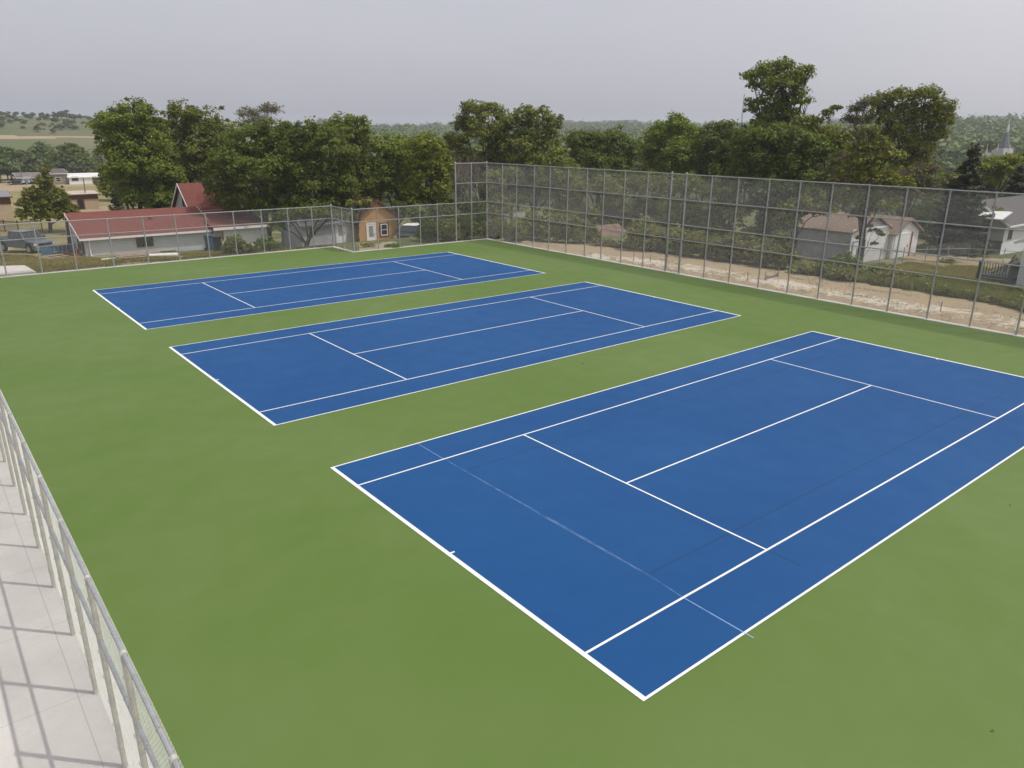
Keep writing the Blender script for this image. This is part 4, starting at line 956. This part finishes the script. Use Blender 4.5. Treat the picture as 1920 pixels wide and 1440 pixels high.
tree('rounded dark tree right of the leaning olive tree', 'D', 1120, 92, [(1095, 268, 34, 26), (1140, 262, 34, 22), (1118, 295, 56, 30), (1175, 290, 28, 28), (1125, 330, 62, 26), (1085, 345, 32, 30)], seed=15, trunk=.3)
tree('bright green pointed tree midway along the tall fence', 'G', 1262, 96, [(1268, 232, 24, 18), (1250, 252, 40, 24), (1290, 256, 36, 24), (1225, 285, 38, 30), (1270, 295, 58, 38), (1240, 335, 50, 28), (1305, 325, 36, 32)], seed=16, trunk=.3)
tree('dark tree between the bright pointed tree and the poplar', 'D', 1352, 94, [(1340, 248, 26, 20), (1368, 246, 24, 18), (1345, 275, 42, 28), (1385, 285, 34, 36), (1350, 320, 50, 30), (1400, 325, 40, 28)], seed=17, trunk=.28)
# ---- tall poplar
tree('tall poplar with an open leafy top, the tallest tree in view', 'G', 1470, 84, [(1440, 138, 34, 20), (1468, 122, 24, 12), (1496, 138, 26, 14), (1468, 160, 40, 22), (1410, 142, 18, 11), (1512, 132, 12, 8), (1418, 160, 16, 9), (1450, 188, 34, 18), (1492, 186, 26, 18), (1412, 192, 16, 9), (1412, 206, 16, 8), (1462, 212, 38, 18), (1440, 236, 48, 22), (1485, 238, 44, 24), (1515, 190, 8, 7)], seed=18, leaf=.36, dens=1.15, clump=.95, trunk=.34, h0=15, limbs=15)
tree('slanting leafy branch tree at the right foot of the poplar', 'G', 1530, 83, [(1566, 202, 11, 7), (1552, 212, 13, 8), (1532, 226, 18, 9), (1510, 240, 22, 12), (1535, 252, 26, 14)], seed=19, leaf=.42, dens=.9, clump=.6, trunk=.14, limbs=6)
tree('wide dark green tree at the foot of the poplar', 'D', 1440, 80, [(1405, 262, 38, 24), (1445, 258, 42, 24), (1490, 265, 42, 28), (1425, 295, 52, 32), (1480, 305, 52, 34), (1530, 285, 36, 30), (1450, 345, 60, 30), (1510, 345, 45, 32), (1390, 330, 35, 40)], seed=20, leaf=.38, trunk=.34)
tree('yellow green tree right of the poplar foot', 'Y', 1562, 82, [(1560, 252, 26, 18), (1580, 262, 16, 18), (1545, 275, 28, 22), (1572, 292, 22, 20)], seed=21, trunk=.2)
tree('sparse pale twiggy tree left of the rounded willow', 'P', 1618, 100, [(1606, 204, 18, 14), (1622, 192, 18, 14), (1596, 222, 16, 18), (1618, 225, 24, 22), (1605, 255, 22, 26)], seed=22, dens=.25, leaf=.3, twigs=1400, trunk=.24)
tree('rounded bright willow with pendulous foliage right of the pale tree', 'Y', 1700, 92, [(1655, 186, 24, 15), (1690, 178, 28, 16), (1735, 176, 32, 15), (1765, 198, 24, 22), (1775, 222, 16, 20), (1745, 215, 34, 26), (1700, 210, 38, 24), (1650, 215, 26, 26), (1752, 250, 26, 20), (1690, 245, 40, 26), (1720, 275, 34, 28), (1650, 260, 24, 30), (1705, 310, 36, 26)], seed=23, leaf=.28, clump=.8, drop=.25, trunk=.36, twigs=900, limbs=16, dens=1.1)
tree('near tree with golden green tufts and exposed trunk in front of the white shed', 'Y', 1626, 64.5, [(1628, 250, 20, 18), (1610, 278, 26, 14), (1655, 275, 22, 18), (1625, 300, 40, 16), (1672, 292, 26, 12), (1600, 325, 34, 22), (1650, 335, 40, 24), (1690, 345, 26, 16), (1600, 362, 36, 18), (1650, 380, 44, 18), (1610, 400, 20, 10)], seed=24, leaf=.33, clump=.65, dens=.75, trunk=.27, h0=6.6, limbs=13, twigs=1500, bark=M_bark)
tree('low drooping sprig of pale leaves hanging by the white shed front', 'W', 1626, 64, [(1640, 432, 10, 4), (1610, 446, 5, 5), (1652, 438, 7, 4), (1638, 456, 7, 3), (1630, 424, 6, 3)], name='sapling', seed=25, leaf=.22, clump=.35, dens=.55, trunk=.04)
tree('tangled brown brush left of the big spruce', 'B', 1715, 80, [(1700, 330, 34, 18), (1735, 320, 28, 16), (1690, 355, 36, 18), (1740, 350, 24, 18), (1570, 335, 34, 24), (1585, 300, 26, 20)], seed=26, dens=.45, twigs=2600, trunk=.16)
tree('yellow green tree behind the two spruces', 'Y', 1855, 105, [(1830, 315, 30, 14), (1865, 308, 28, 14), (1900, 318, 26, 16), (1850, 335, 34, 14), (1925, 312, 26, 18), (1890, 300, 24, 10)], seed=27, trunk=.26)
tree('dark green tree at the right edge behind the spruces', 'D', 1925, 125, [(1905, 300, 24, 12), (1935, 295, 26, 16), (1918, 318, 30, 12)], seed=28, trunk=.26)
# ---- trees seen through the tall fence
tf = [(1722, 94, [(1712, 405, 30, 26), (1738, 436, 24, 22), (1745, 395, 20, 24)], 'D', 'dark tree between the white garage and the big spruce'),
      (1495, 66, [(1498, 388, 30, 20), (1540, 394, 26, 12), (1478, 412, 22, 24)], 'O', 'leafy tree leaning over the left end of the grey shed roof'),
      (668, 71, [(668, 388, 20, 15), (686, 380, 12, 10), (655, 400, 14, 10)], 'G', 'leafy bough mass over the left side of the orange house roof'),
      (1245, 90, [(1240, 395, 36, 26), (1262, 425, 34, 24)], 'B', 'tall brown scrub tree behind the gate'),
      (1330, 90, [(1325, 405, 34, 26), (1308, 440, 30, 20)], 'B', 'brown scrub tree right of the gate'),
      (1475, 90, [(1470, 420, 34, 26), (1440, 445, 30, 22)], 'D', 'dark tree above the corner of the grey shed'),
      (1160, 92, [(1165, 400, 36, 28), (1190, 440, 30, 16), (1110, 430, 24, 20)], 'O', 'olive tree right above the rusty shed'),
      (775, 78, [(765, 400, 26, 18), (795, 415, 24, 22), (830, 405, 26, 24), (750, 385, 14, 12)], 'D', 'dark tree filling the gap right of the orange house'),
      (855, 80, [(850, 395, 26, 24), (875, 420, 24, 22), (890, 390, 20, 26)], 'D', 'dark tree behind the low fence near the tall corner'),
      (1255, 74, [(1250, 440, 30, 18), (1275, 452, 24, 14)], 'B', 'brown thicket behind the gate'),
      (1330, 73, [(1320, 450, 30, 16), (1350, 458, 26, 14)], 'D', 'dark thicket right of the gate'),
      (1400, 73, [(1395, 455, 30, 18), (1420, 462, 26, 14)], 'O', 'olive thicket midway to the grey shed'),
      (1465, 72, [(1460, 450, 26, 20), (1480, 465, 18, 14)], 'D', 'dark thicket at the corner of the grey shed'),
      (925, 78, [(925, 345, 22, 28), (935, 390, 22, 32), (925, 425, 18, 14)], 'W', 'pale willow like shrub right at the fence corner'),
      (960, 84, [(955, 335, 32, 24), (965, 372, 30, 20)], 'O', 'olive tree crown over the bungalow roof, seen through the fence'),
      (1078, 80, [(1080, 352, 36, 24), (1066, 392, 32, 24), (1096, 400, 28, 24)], 'B', 'dull brown green tree behind the seventh fence bay'),
      (1140, 84, [(1140, 355, 40, 24), (1150, 395, 36, 28), (1118, 420, 30, 20)], 'B', 'dull brown tree above the rusty shed'),
      (1215, 86, [(1215, 350, 44, 28), (1215, 400, 36, 30), (1190, 420, 26, 22)], 'B', 'brown green tree left of the gate, seen through the fence'),
      (1290, 80, [(1290, 350, 34, 26), (1280, 395, 34, 28), (1300, 425, 26, 20)], 'O', 'olive tree just behind the gate posts'),
      (1360, 78, [(1350, 360, 38, 26), (1370, 400, 40, 30), (1345, 430, 30, 18)], 'D', 'dark tree right of the gate, seen through the fence'),
      (1440, 80, [(1440, 385, 40, 22), (1450, 415, 34, 24), (1420, 440, 28, 22)], 'O', 'olive tree left of the grey shed, seen through the fence'),
      (1500, 84, [(1505, 375, 44, 22), (1480, 405, 30, 20), (1530, 400, 30, 16)], 'D', 'dark tree behind the weathered grey shed'),
      (1570, 90, [(1560, 372, 38, 20), (1590, 350, 30, 20)], 'O', 'olive tree over the brown shed roof')]
for i, (ub, D, bl, kd, lab) in enumerate(tf): tree(lab, kd, ub, D, bl, seed=40+i, leaf=.34, dens=.9, twigs=500, trunk=.18, group='trees behind the tall fence', bark=M_twig if i in (3, 4, 15, 17) else None)

# ---- conifers
def conifer(label, u, vtop, vbase, D, wpx, kind='S', seed=0, name='spruce_tree', top_dead=False, dens=1., ragged=.25, lay=.42):
    rng = np.random.default_rng(seed+500); b = at(u, vbase, D); b[2] = gz(b[0], b[1]); tp = at(u, vtop, D); H = tp[2]-b[2]
    k = ((tp-CAM)@_f)/FOC; Rb = wpx*k/2; t = thing(name, label, 'tree', b)
    Ps = []; Ns = []; m = MB(); nl = int(H/lay)
    for i in range(nl):
        z = .06*H+(H*.93)*(i/nl); fr = 1-(z/H); R0 = Rb*(fr**.85)*rng.uniform(1-ragged, 1+ragged*.4)+.15; nb = max(5, int(8+R0*3.2))
        for j in range(nb):
            a = 2*math.pi*(j+rng.random())/nb; L = R0*rng.uniform(.65, 1.1); zz = z+rng.uniform(-.3, .3)
            d = np.array([math.cos(a), math.sin(a), 0]); n_ = max(6, int(L*26*dens)); s = rng.random(n_)**.6
            droop = -.28*L*s+.22*L*s*s*1.3
            side = rng.normal(size=n_)*.22*(1-.4*s)*min(1, .4+L/3)
            p = np.array([0, 0, zz])+d*(L*s)[:, None]+np.array([-d[1], d[0], 0])*side[:, None]; p[:, 2] += droop+rng.normal(size=n_)*.07
            Ps.append(p); nn = np.tile([d[0]*.35, d[1]*.35, .8], (n_, 1))+rng.normal(size=(n_, 3))*.4; Ns.append(nn/np.linalg.norm(nn, axis=1)[:, None])
            if j % 2 == 0: m.tube((0, 0, zz), np.array([0, 0, zz])+d*L*.8+np.array([0, 0, -.06*L]), .04, .012, 4, cap=False)
    P = np.vstack(Ps); Nn = np.vstack(Ns)
    if top_dead:
        cut = P[:, 2] > H*.87; m3 = MB()
        V, F = leaf_quads(P[cut], Nn[cut], .26, rng, .45); np_mesh('rusty_top', V, F, leafmat('rusty_needles', (.085, .052, .036), (.07, .055, .03), trans=.1), t); P, Nn = P[~cut], Nn[~cut]
    V, F = leaf_quads(P, Nn, .30, rng, .42); np_mesh('crown', V, F, LM[kind], t)
    m.tube((0, 0, -.4), (0, 0, H*.97), .05+H*.014, .02, 8); m.build('trunk', M_bark, t, recalc=False); return t
conifer('big dark spruce with rusty top right of the white garage', 1787, 264, 484, 80, 135, seed=1, top_dead=True, dens=2.0)
conifer('smaller dark spruce at the right edge behind the pale house', 1890, 306, 430, 96, 105, seed=2, dens=1.6)
tree('bushy yellow green pine standing alone on the lawn at the left', 'O', 88, 104, [(86, 322, 9, 14), (84, 340, 17, 14), (62, 362, 20, 12), (92, 362, 26, 16), (108, 372, 22, 13), (60, 382, 26, 13), (88, 388, 38, 18), (122, 390, 22, 13), (48, 400, 18, 10), (75, 402, 36, 13), (112, 402, 34, 12), (138, 402, 14, 8)], name='pine_tree', seed=130, trunk=.22, clump=.6, dens=1.3)
conifer('dark spruce behind the left end of the steep red roof', 222, 352, 405, 92, 58, seed=4)
conifer('second dark spruce just left of the attic window', 300, 350, 402, 95, 60, seed=5)

# ---- shrubs along the dirt strip and by the houses (each its own)
def shrub(label, u, v, ru, rv, kind, seed, leaf=.22, group=None, D=None, twigs=0, name='shrub', dens=1.1):
    b = hit(u, v, 25) if D is None else at(u, v, D); D = math.hypot(b[0]-CAM[0], b[1]-CAM[1])
    return tree(label, kind, u, D, [(u, v-rv*.7, ru, rv), (u+ru*.5, v-rv*.45, ru*.7, rv*.7), (u-ru*.55, v-rv*.4, ru*.6, rv*.6)], name=name, cat='shrub', leaf=leaf, dens=dens, clump=.45, trunk=.05, seed=seed, limbs=5, group=group, twigs=twigs)
shrub('silvery leafy shrub against the red roofed house wall', 440, 476, 20, 22, 'W', 60, twigs=100)
shrub('dark shrub in front of the grey shed under the maple', 500, 470, 18, 16, 'D', 61)
shrub('low shrub right of the silvery shrub behind the back fence', 470, 474, 14, 12, 'O', 62)
shrub('sprawling pale willow shrub behind the fence right of the dark car', 842, 452, 22, 24, 'W', 63, twigs=100)
shrub('dark bush beside the dark old car', 805, 452, 22, 26, 'D', 64)
shrub('dark bush under the yellow green tree at the fence', 870, 448, 26, 30, 'D', 65)
shrub('dark undergrowth bush at the corner of the tall fence', 900, 440, 16, 34, 'D', 66)
shrub('small bush at the foot of the orange house wall', 738, 466, 16, 6, 'D', 67, leaf=.18)
shrub('small weeds at the foot of the white door of the orange house', 690, 463, 14, 4, 'W', 68, leaf=.16)
names = ['grey green', 'dark', 'olive', 'thorny brown', 'leafy', 'ragged', 'low', 'tall', 'matted', 'spreading', 'dense', 'dusty', 'thick', 'arching', 'mixed', 'tufted', 'dull', 'weedy', 'broad']
edge_u = list(range(930, 1580, 34)); rs = random.Random(4)
mark_ = ['at the fence corner', 'in the first bay', 'in the second bay', 'in the third bay', 'below the bungalow roof', 'in the fifth bay', 'left of the rusty shed', 'touching the rusty shed', 'right of the rusty shed', 'two bays before the gate', 'just before the gate', 'behind the gate', 'right after the gate', 'one bay past the gate', 'two bays past the gate', 'above the silt fence', 'left of the grey shed', 'at the grey shed corner', 'in front of the grey shed wall', 'under the white shed front']
for i, u in enumerate(edge_u):
    v = float(np.interp(u, [p[0] for p in EDGE], [p[1] for p in EDGE]))-rs.uniform(0, 5)
    rv = rs.uniform(24, 40) if not 1120 < u < 1190 else 6
    if u > 1480: rv = rs.uniform(12, 18)
    shrub('%s bush on the dirt edge %s' % (names[i % 19], mark_[min(i, 19)]), u, v, rs.uniform(20, 28), rv, rs.choice(['D', 'B', 'O', 'B', 'W']), 70+i, leaf=.24, group='bushes along the dirt edge', twigs=120, dens=.9)
for i, (u, v, ru, rv, kd, lab) in enumerate([(1585, 506, 26, 20, 'D', 'dark bush in front of the white shed door'), (1655, 515, 22, 12, 'O', 'low bush at the foot of the near tree'), (1668, 530, 26, 16, 'W', 'bright weedy bush left of the deck'), (1710, 532, 22, 12, 'O', 'olive bush right of the bright weedy bush'), (1905, 560, 18, 14, 'D', 'dark bush under the white house corner'), (1640, 522, 10, 16, 'D', 'narrow dark bush beside the near trunk'), (1775, 398+95, 16, 3, 'D', 'flat green patch by the driveway')]):
    shrub(lab, u, v, ru, rv, kd, 100+i, leaf=.22, twigs=60)
for i in range(17):
    u = 1592+i*20; v = float(np.interp(u, [p[0] for p in EDGE], [p[1] for p in EDGE]))-rs.uniform(1, 9)
    shrub('%s weed clump on the bank top %s' % (['pale', 'dark', 'leafy', 'bushy', 'thin', 'yellowish', 'broad', 'tall', 'low'][i % 9], ['below the near tree', 'left of the wire fence', 'below the wire fence', 'below the white garage', 'below the lawn', 'below the driveway', 'left of the deck', 'in front of the deck', 'by the white house corner'][min(8, i//2)]), u, v, rs.uniform(9, 16), rs.uniform(6, 12), rs.choice(['D', 'W', 'O', 'D']), 150+i, leaf=.2, group='weed clumps on the bank top', dens=.9, name='weed_clump')
shrub('small mossy green bush on the white porch canopy', 1868, 398, 12, 6, 'Y', 120, D=84, leaf=.2)

# ---- tall weeds and grass (uncountable)
def blades(name, polypx, n, h, mat, seed, w=.05, label=None, zmin=20, dry=None):
    rng = np.random.default_rng(seed); poly = [hit(u, v, zmin)[:2] for u, v in polypx]; px = np.array([p[0] for p in poly]); py = np.array([p[1] for p in poly])
    X = []; Y = []; c = 0
    while c < n:
        x = rng.uniform(px.min(), px.max(), n); y = rng.uniform(py.min(), py.max(), n); k = pip(x, y, poly)
        k &= (np.sin(x*1.3+2*np.sin(y*.9))+np.sin(y*1.7-x*.6)+rng.normal(size=n)*.9 > -.4)
        X.append(x[k]); Y.append(y[k]); c += k.sum()
        if not k.any(): break
    X = np.concatenate(X)[:n]; Y = np.concatenate(Y)[:n]; Z = terr(X, Y); n = len(X)
    a = rng.uniform(0, 6.28, n); hh = h*rng.uniform(.4, 1.2, n); ww = w*rng.uniform(.6, 1.5, n); lean = rng.normal(size=(n, 2))*.3*hh[:, None]
    dx, dy = np.cos(a)*ww, np.sin(a)*ww
    V = np.stack([np.stack([X-dx, Y-dy, Z-.02], 1), np.stack([X+dx, Y+dy, Z-.02], 1), np.stack([X+lean[:, 0]+dx*.5, Y+lean[:, 1]+dy*.5, Z+hh], 1), np.stack([X+lean[:, 0]*.6-dx, Y+lean[:, 1]*.6-dy, Z+hh*.7], 1)], 1).reshape(-1, 3)
    o = np_mesh(name, V, np.arange(4*n).reshape(-1, 4), mat); tag(o, label, 'plants', kind='stuff'); return o
blades('tall_weeds', [(1480, 507), (1600, 515), (1700, 520), (1840, 536), (1940, 556), (1940, 592), (1850, 566), (1700, 543), (1600, 527), (1500, 512)], 42000, .42, LM['W'], 1, label='rank tall weeds along the top of the dirt bank behind the tall fence')
blades('lawn_grass', [(1640, 500), (1700, 492), (1900, 502), (1930, 530), (1700, 515), (1640, 512)], 30000, .10, LM['L'], 2, .03, 'rough lawn grass before the white garage')
blades('rough_grass', [(-40, 478), (60, 480), (200, 487), (340, 478), (470, 470), (640, 462), (640, 468), (480, 476), (340, 488), (70, 512), (-40, 500)], 60000, .13, LM['L'], 3, .03, 'rough grass behind the low back fence')
rs2 = np.random.default_rng(12); dry_m = simple('dry_grass', (.34, .31, .17), .9, .35, 5); VV = []
for c_ in range(34):
    u_ = rs2.uniform(960, 1925); vt_ = float(np.interp(u_, [p[0] for p in EDGE], [p[1] for p in EDGE])); vb_ = float(np.interp(u_, [930, 1128, 1400, 1742, 1918], [452, 487, 537, 600, 630])); q_ = hit(u_, vt_+(vb_-vt_)*rs2.uniform(.05, .93)**.8)
    nb_ = int(rs2.uniform(25, 110)); sp_ = rs2.uniform(.15, .6)
    for k_ in range(nb_):
        x_, y_ = q_[0]+rs2.normal()*sp_, q_[1]+rs2.normal()*sp_*2.2
        if x_ < 30.8: continue
        z_ = gz(x_, y_); h_ = rs2.uniform(.02, .08); a_ = rs2.uniform(0, 6.28); dx_, dy_ = .02*math.cos(a_), .02*math.sin(a_); lx, ly_ = rs2.normal(size=2)*.11
        VV += [(x_-dx_, y_-dy_, z_), (x_+dx_, y_+dy_, z_), (x_+lx+dx_, y_+ly_+dy_, z_+h_), (x_+lx-dx_, y_+ly_-dy_, z_+h_)]
o = np_mesh('dry_tufts', np.array(VV), np.arange(len(VV)).reshape(-1, 4), dry_m); tag(o, 'sparse dry grass tufts growing in the dirt strip behind the tall fence', 'plants', kind='stuff')

# ---- generic crowns shared by distant trees
def generic(seed, kind, nleaf, leaf, ry=1., big=1.):
    rng = np.random.default_rng(seed); t = bpy.data.objects.new('tree', None); bl = []
    for _ in range(9):
        a = rng.uniform(0, 6.28); r_ = rng.uniform(0, 2.6); z = rng.uniform(3.2, 8.6)
        s_ = 1.9*(1-.45*abs(z-5)/4); bl.append((np.array([r_*math.cos(a)*(1-.08*(z-3)), r_*math.sin(a)*(1-.08*(z-3)), z*ry]), (s_*1.15, s_*1.15, s_*.9)))
    P, Nn, tips = crown_points(bl, leaf, 1.5, rng, 1.0)
    k = rng.permutation(len(P))[:nleaf]; V, F = leaf_quads(P[k], Nn[k], leaf, rng)
    COL.objects.link(t); np_mesh('crown', V, F, LM[kind], t); trunk_mesh(np.array([c for c, _ in bl]), 5.5, .22, rng, M_bark, t, limbs=7)
    return t
GEN = [generic(201, 'D', 7000, .6), generic(202, 'G', 7000, .6, 1.1), generic(203, 'O', 6500, .62), generic(204, 'F', 3200, .9), generic(205, 'F', 3200, .9, .85)]
used = set()
def put(gi, u, D, H, label, group, W=1., vtop=None, cat='tree'):
    q = at(u, 400, D); z = gz(q[0], q[1])
    if vtop is not None: H = max(3, at(u, vtop, D)[2]-z)
    t = GEN[gi] if gi not in used else copy_tree(GEN[gi]); used.add(gi)
    s_ = H/9.9; t.location = (q[0], q[1], z-.3); t.scale = (s_*W, s_*W, s_); t.rotation_euler = (0, 0, random.uniform(0, 6.28)); tag(t, label, cat, group); t.name = 'tree'
# band of trees behind the white bungalow
rs = random.Random(9)
bandv = [(-10, 274), (12, 268), (35, 272), (58, 276), (78, 285), (100, 262), (118, 258), (136, 266), (156, 262), (176, 276), (28, 292), (68, 298), (96, 290), (140, 292), (165, 300), (50, 306), (120, 300), (10, 300), (185, 300), (200, 285)]
for i, (u, v) in enumerate(bandv):
    put(rs.choice([3, 4, 3, 0]), u, rs.uniform(268, 330) if v < 288 else rs.uniform(288, 300), 0, 'dark leafy tree in the band behind the far street houses', 'trees behind the far street', 1.25, v)
# skyline trees on the left hill
for i, (u, v) in enumerate([(-12, 206), (4, 205), (22, 208), (38, 206), (52, 208), (66, 207), (80, 209), (96, 208), (112, 210), (122, 210), (134, 209), (146, 204), (156, 205), (168, 210), (180, 213), (196, 215), (210, 217)]):
    put(3+i % 2, u, rs.uniform(690, 725), 0, 'small tree on the skyline of the grassy hill at the left', 'skyline trees on the left hill', 1.5, v)
for i, (u, v, D) in enumerate([(8, 226, 600), (28, 222, 620), (40, 225, 590), (52, 228, 570), (62, 224, 600), (75, 229, 560), (90, 222, 620), (105, 224, 600), (120, 223, 610), (135, 227, 600), (150, 226, 600), (165, 230, 560), (98, 243, 470), (110, 232, 530), (127, 246, 455), (142, 240, 480), (155, 236, 520), (3, 230, 540), (35, 236, 520), (16, 218, 650), (84, 219, 640), (112, 218, 650), (140, 219, 640), (48, 216, 660), (170, 222, 640)]):
    b = hit(u, v+4, 200); Dh = math.hypot(b[0]-CAM[0], b[1]-CAM[1]); put(3+i % 2, u, Dh, rs.uniform(2.6, 5.2), 'rounded scrub bush on the grassy hillside at the left', 'scrub on the left hillside', 1.7, None, 'shrub')
for i in range(44):
    u = rs.uniform(-10, 215); v = 218+28*rs.random()**1.3; b = hit(u, v, 200); Dh = math.hypot(b[0]-CAM[0], b[1]-CAM[1]); put(3+i % 2, u, Dh, rs.uniform(1.2, 3.4), 'low scrub bush on the grassy hillside at the left', 'low scrub on the left hillside', rs.uniform(1.6, 2.8), None, 'shrub')
for u, v in ((430, 222), (437, 224), (424, 226)): put(3, u, 748, 0, 'tiny dark tree on the bare ridge between the tall trees', 'tiny ridge trees', 1., v-3)
# second row of trees between the near trees and the hills
for i in range(64):
    u = 215+i*28+rs.uniform(-9, 9); D = rs.uniform(118, 175)
    vt = float(np.interp(u, [200, 330, 440, 560, 700, 760, 850, 960, 1060, 1090, 1200, 1330, 1600, 1780, 1900, 2100], [300, 290, 262, 255, 282, 285, 262, 262, 290, 300, 288, 278, 285, 312, 322, 320]))+rs.uniform(-8, 12)
    zone_ = 'behind the red garage' if u < 400 else 'behind the maple clump' if u < 700 else 'beyond the fence corner' if u < 960 else 'beyond the tall fence' if u < 1500 else 'beyond the willow and spruces'
    put(rs.choice([0, 1, 2, 0]), u, D, 0, 'leafy tree in the second row ' + zone_, 'second row trees ' + zone_, 1.15, vt)
for i in range(46):
    u = 640+i*29+rs.uniform(-10, 10); D = rs.uniform(215, 330)
    vt = float(np.interp(u, [600, 700, 850, 1060, 1300, 1700, 1800, 1950], [268, 264, 268, 285, 275, 275, 262, 264]))+rs.uniform(-5, 9)
    zone_ = 'left of centre' if u < 960 else 'right of centre' if u < 1500 else 'around the church'
    if 1740 < u < 1900: D = rs.uniform(360, 420)
    put(rs.choice([3, 4, 2]), u, D, 0, 'rounded tree in the valley ' + zone_, 'valley trees ' + zone_, 1.4, vt)
for i, g_ in enumerate(GEN):
    if i not in used: put(i, 900, 200, 9, 'leafy tree in the valley', 'valley trees')

# ---- far wooded hills: one uncountable mass
def forest(n, seed):
    rng = np.random.default_rng(seed); az = rng.uniform(-40, 14, n*3); D = 340*np.exp(rng.random(n*3)*math.log(1650/340))
    a = YAW+np.radians(az); X = CAM[0]+D*np.cos(a); Y = CAM[1]+D*np.sin(a); ue = 960-FOC*np.tan(np.radians(az))
    k = (ue > 470+rng.normal(size=n*3)*25)
    k &= ~((D > np.interp(ue, [430, 700, 1300, 1700], [1300, 1560, 1620, 1100])))
    clear = np.sin(X/90+1.3*np.sin(Y/130))+np.sin(Y/70-X/150); k &= clear > -1.45
    X, Y, D = X[k][:n], Y[k][:n], D[k][:n]; Z = terr(X, Y); m_ = len(X); per = 90
    rad = rng.uniform(3.6, 7.2, m_); H = rad*rng.uniform(1.1, 1.5, m_)
    d = rng.normal(size=(m_, per, 3)); d /= np.linalg.norm(d, axis=2)[:, :, None]; d[:, :, 2] = np.abs(d[:, :, 2])*1.1-.15
    lob = 1+.22*np.sin(d[:, :, 0]*4+rng.uniform(0, 6, (m_, 1)))*np.cos(d[:, :, 1]*5+rng.uniform(0, 6, (m_, 1)))
    P = np.stack([X, Y, Z+H*.55], 1)[:, None, :]+d*np.stack([rad, rad, H], 1)[:, None, :]*lob[:, :, None]*rng.uniform(.75, 1.05, (m_, per, 1))
    nn = d+rng.normal(size=(m_, per, 3))*.35; nn /= np.linalg.norm(nn, axis=2)[:, :, None]
    V, F = leaf_quads(P.reshape(-1, 3), nn.reshape(-1, 3), np.repeat(rad*.34, per), rng, .9)
    o = np_mesh('distant_forest', V, F, LM['F']); tag(o, 'continuous wood covering the far hills beyond the town', 'forest', kind='stuff')
forest(9000, 77)

# ------------------------------------------------------------------ air, sky, sun, camera
hz = MB(); hz.box(-3200, 3200, -3200, 3200, -14, 66)
m, n = nt('haze_air'); pv = N(n, 'ShaderNodeVolumePrincipled'); pv.inputs['Color'].default_value = (.86, .90, .97, 1); pv.inputs['Density'].default_value = .00036; pv.inputs['Anisotropy'].default_value = .2
o = N(n, 'ShaderNodeOutputMaterial'); n.links.new(pv.outputs[0], o.inputs['Volume']); HZ = hz.build('haze', m); tag(HZ, kind='stuff')

SUN_EL = R(61.4); sdir = np.array([1.15, -1.22]); sdir = sdir/np.linalg.norm(sdir); SUN_AZ = math.atan2(sdir[1], sdir[0])
sc = bpy.context.scene
w = bpy.data.worlds.new('World'); sc.world = w; w.use_nodes = True; n = w.node_tree; n.nodes.clear()
sky = N(n, 'ShaderNodeTexSky'); sky.sky_type = 'NISHITA'; sky.sun_disc = False; sky.sun_elevation = SUN_EL; sky.sun_rotation = R(90)-SUN_AZ
sky.air_density = 1.0; sky.dust_density = 6.0; sky.ozone_density = 1.0; sky.altitude = 400
hs = N(n, 'ShaderNodeHueSaturation'); hs.inputs['Saturation'].default_value = .22; n.links.new(sky.outputs[0], hs.inputs['Color'])
# thin high overcast: soft, barely visible streaks
tc = N(n, 'ShaderNodeTexCoord'); mp = N(n, 'ShaderNodeMapping'); mp.inputs['Scale'].default_value = (1, 1, 5); n.links.new(tc.outputs['Generated'], mp.inputs[0])
cl = noise(n, mp.outputs[0], 1.6, 5, .55)
flat = mixc(n, ramp(n, cl, .35, .7), (4.55, 4.6, 4.95), (5.0, 5.0, 5.25))
dt = N(n, 'ShaderNodeVectorMath', operation='DOT_PRODUCT'); n.links.new(tc.outputs['Generated'], dt.inputs[0]); dt.inputs[1].default_value = (math.cos(SUN_AZ), math.sin(SUN_AZ), .35)
flat = mixc(n, 1., flat, ramp(n, dt.outputs['Value'], 0., 1., (.80, .80, .85), (1.27, 1.20, 1.15)), 'MULTIPLY')
col = mixc(n, .68, hs.outputs[0], flat)
bg = N(n, 'ShaderNodeBackground'); bg.inputs[1].default_value = .144; n.links.new(col, bg.inputs[0]); ow = N(n, 'ShaderNodeOutputWorld'); n.links.new(bg.outputs[0], ow.inputs[0])
sl = bpy.data.lights.new('sun', 'SUN'); sl.energy = 2.4; sl.angle = R(.6); sl.color = (1, .96, .91); so = bpy.data.objects.new('sun', sl); COL.objects.link(so)
dv = Vector((math.cos(SUN_EL)*sdir[0], math.cos(SUN_EL)*sdir[1], math.sin(SUN_EL))); so.rotation_euler = dv.to_track_quat('Z', 'Y').to_euler(); so.location = (0, 0, 50)

cam = bpy.data.cameras.new('camera'); co = bpy.data.objects.new('camera', cam); COL.objects.link(co); sc.camera = co
cam.sensor_width = 36; cam.lens = FOC/1920*36; cam.clip_end = 8000; cam.clip_start = .1
from mathutils import Matrix
Mx = Matrix(((_r[0], _u[0], -_f[0], CAM[0]), (_r[1], _u[1], -_f[1], CAM[1]), (_r[2], _u[2], -_f[2], CAM[2]), (0, 0, 0, 1))); co.matrix_world = Mx
sc.view_settings.view_transform = 'Standard'; sc.view_settings.look = 'None'; sc.view_settings.exposure = .12; sc.view_settings.gamma = 1
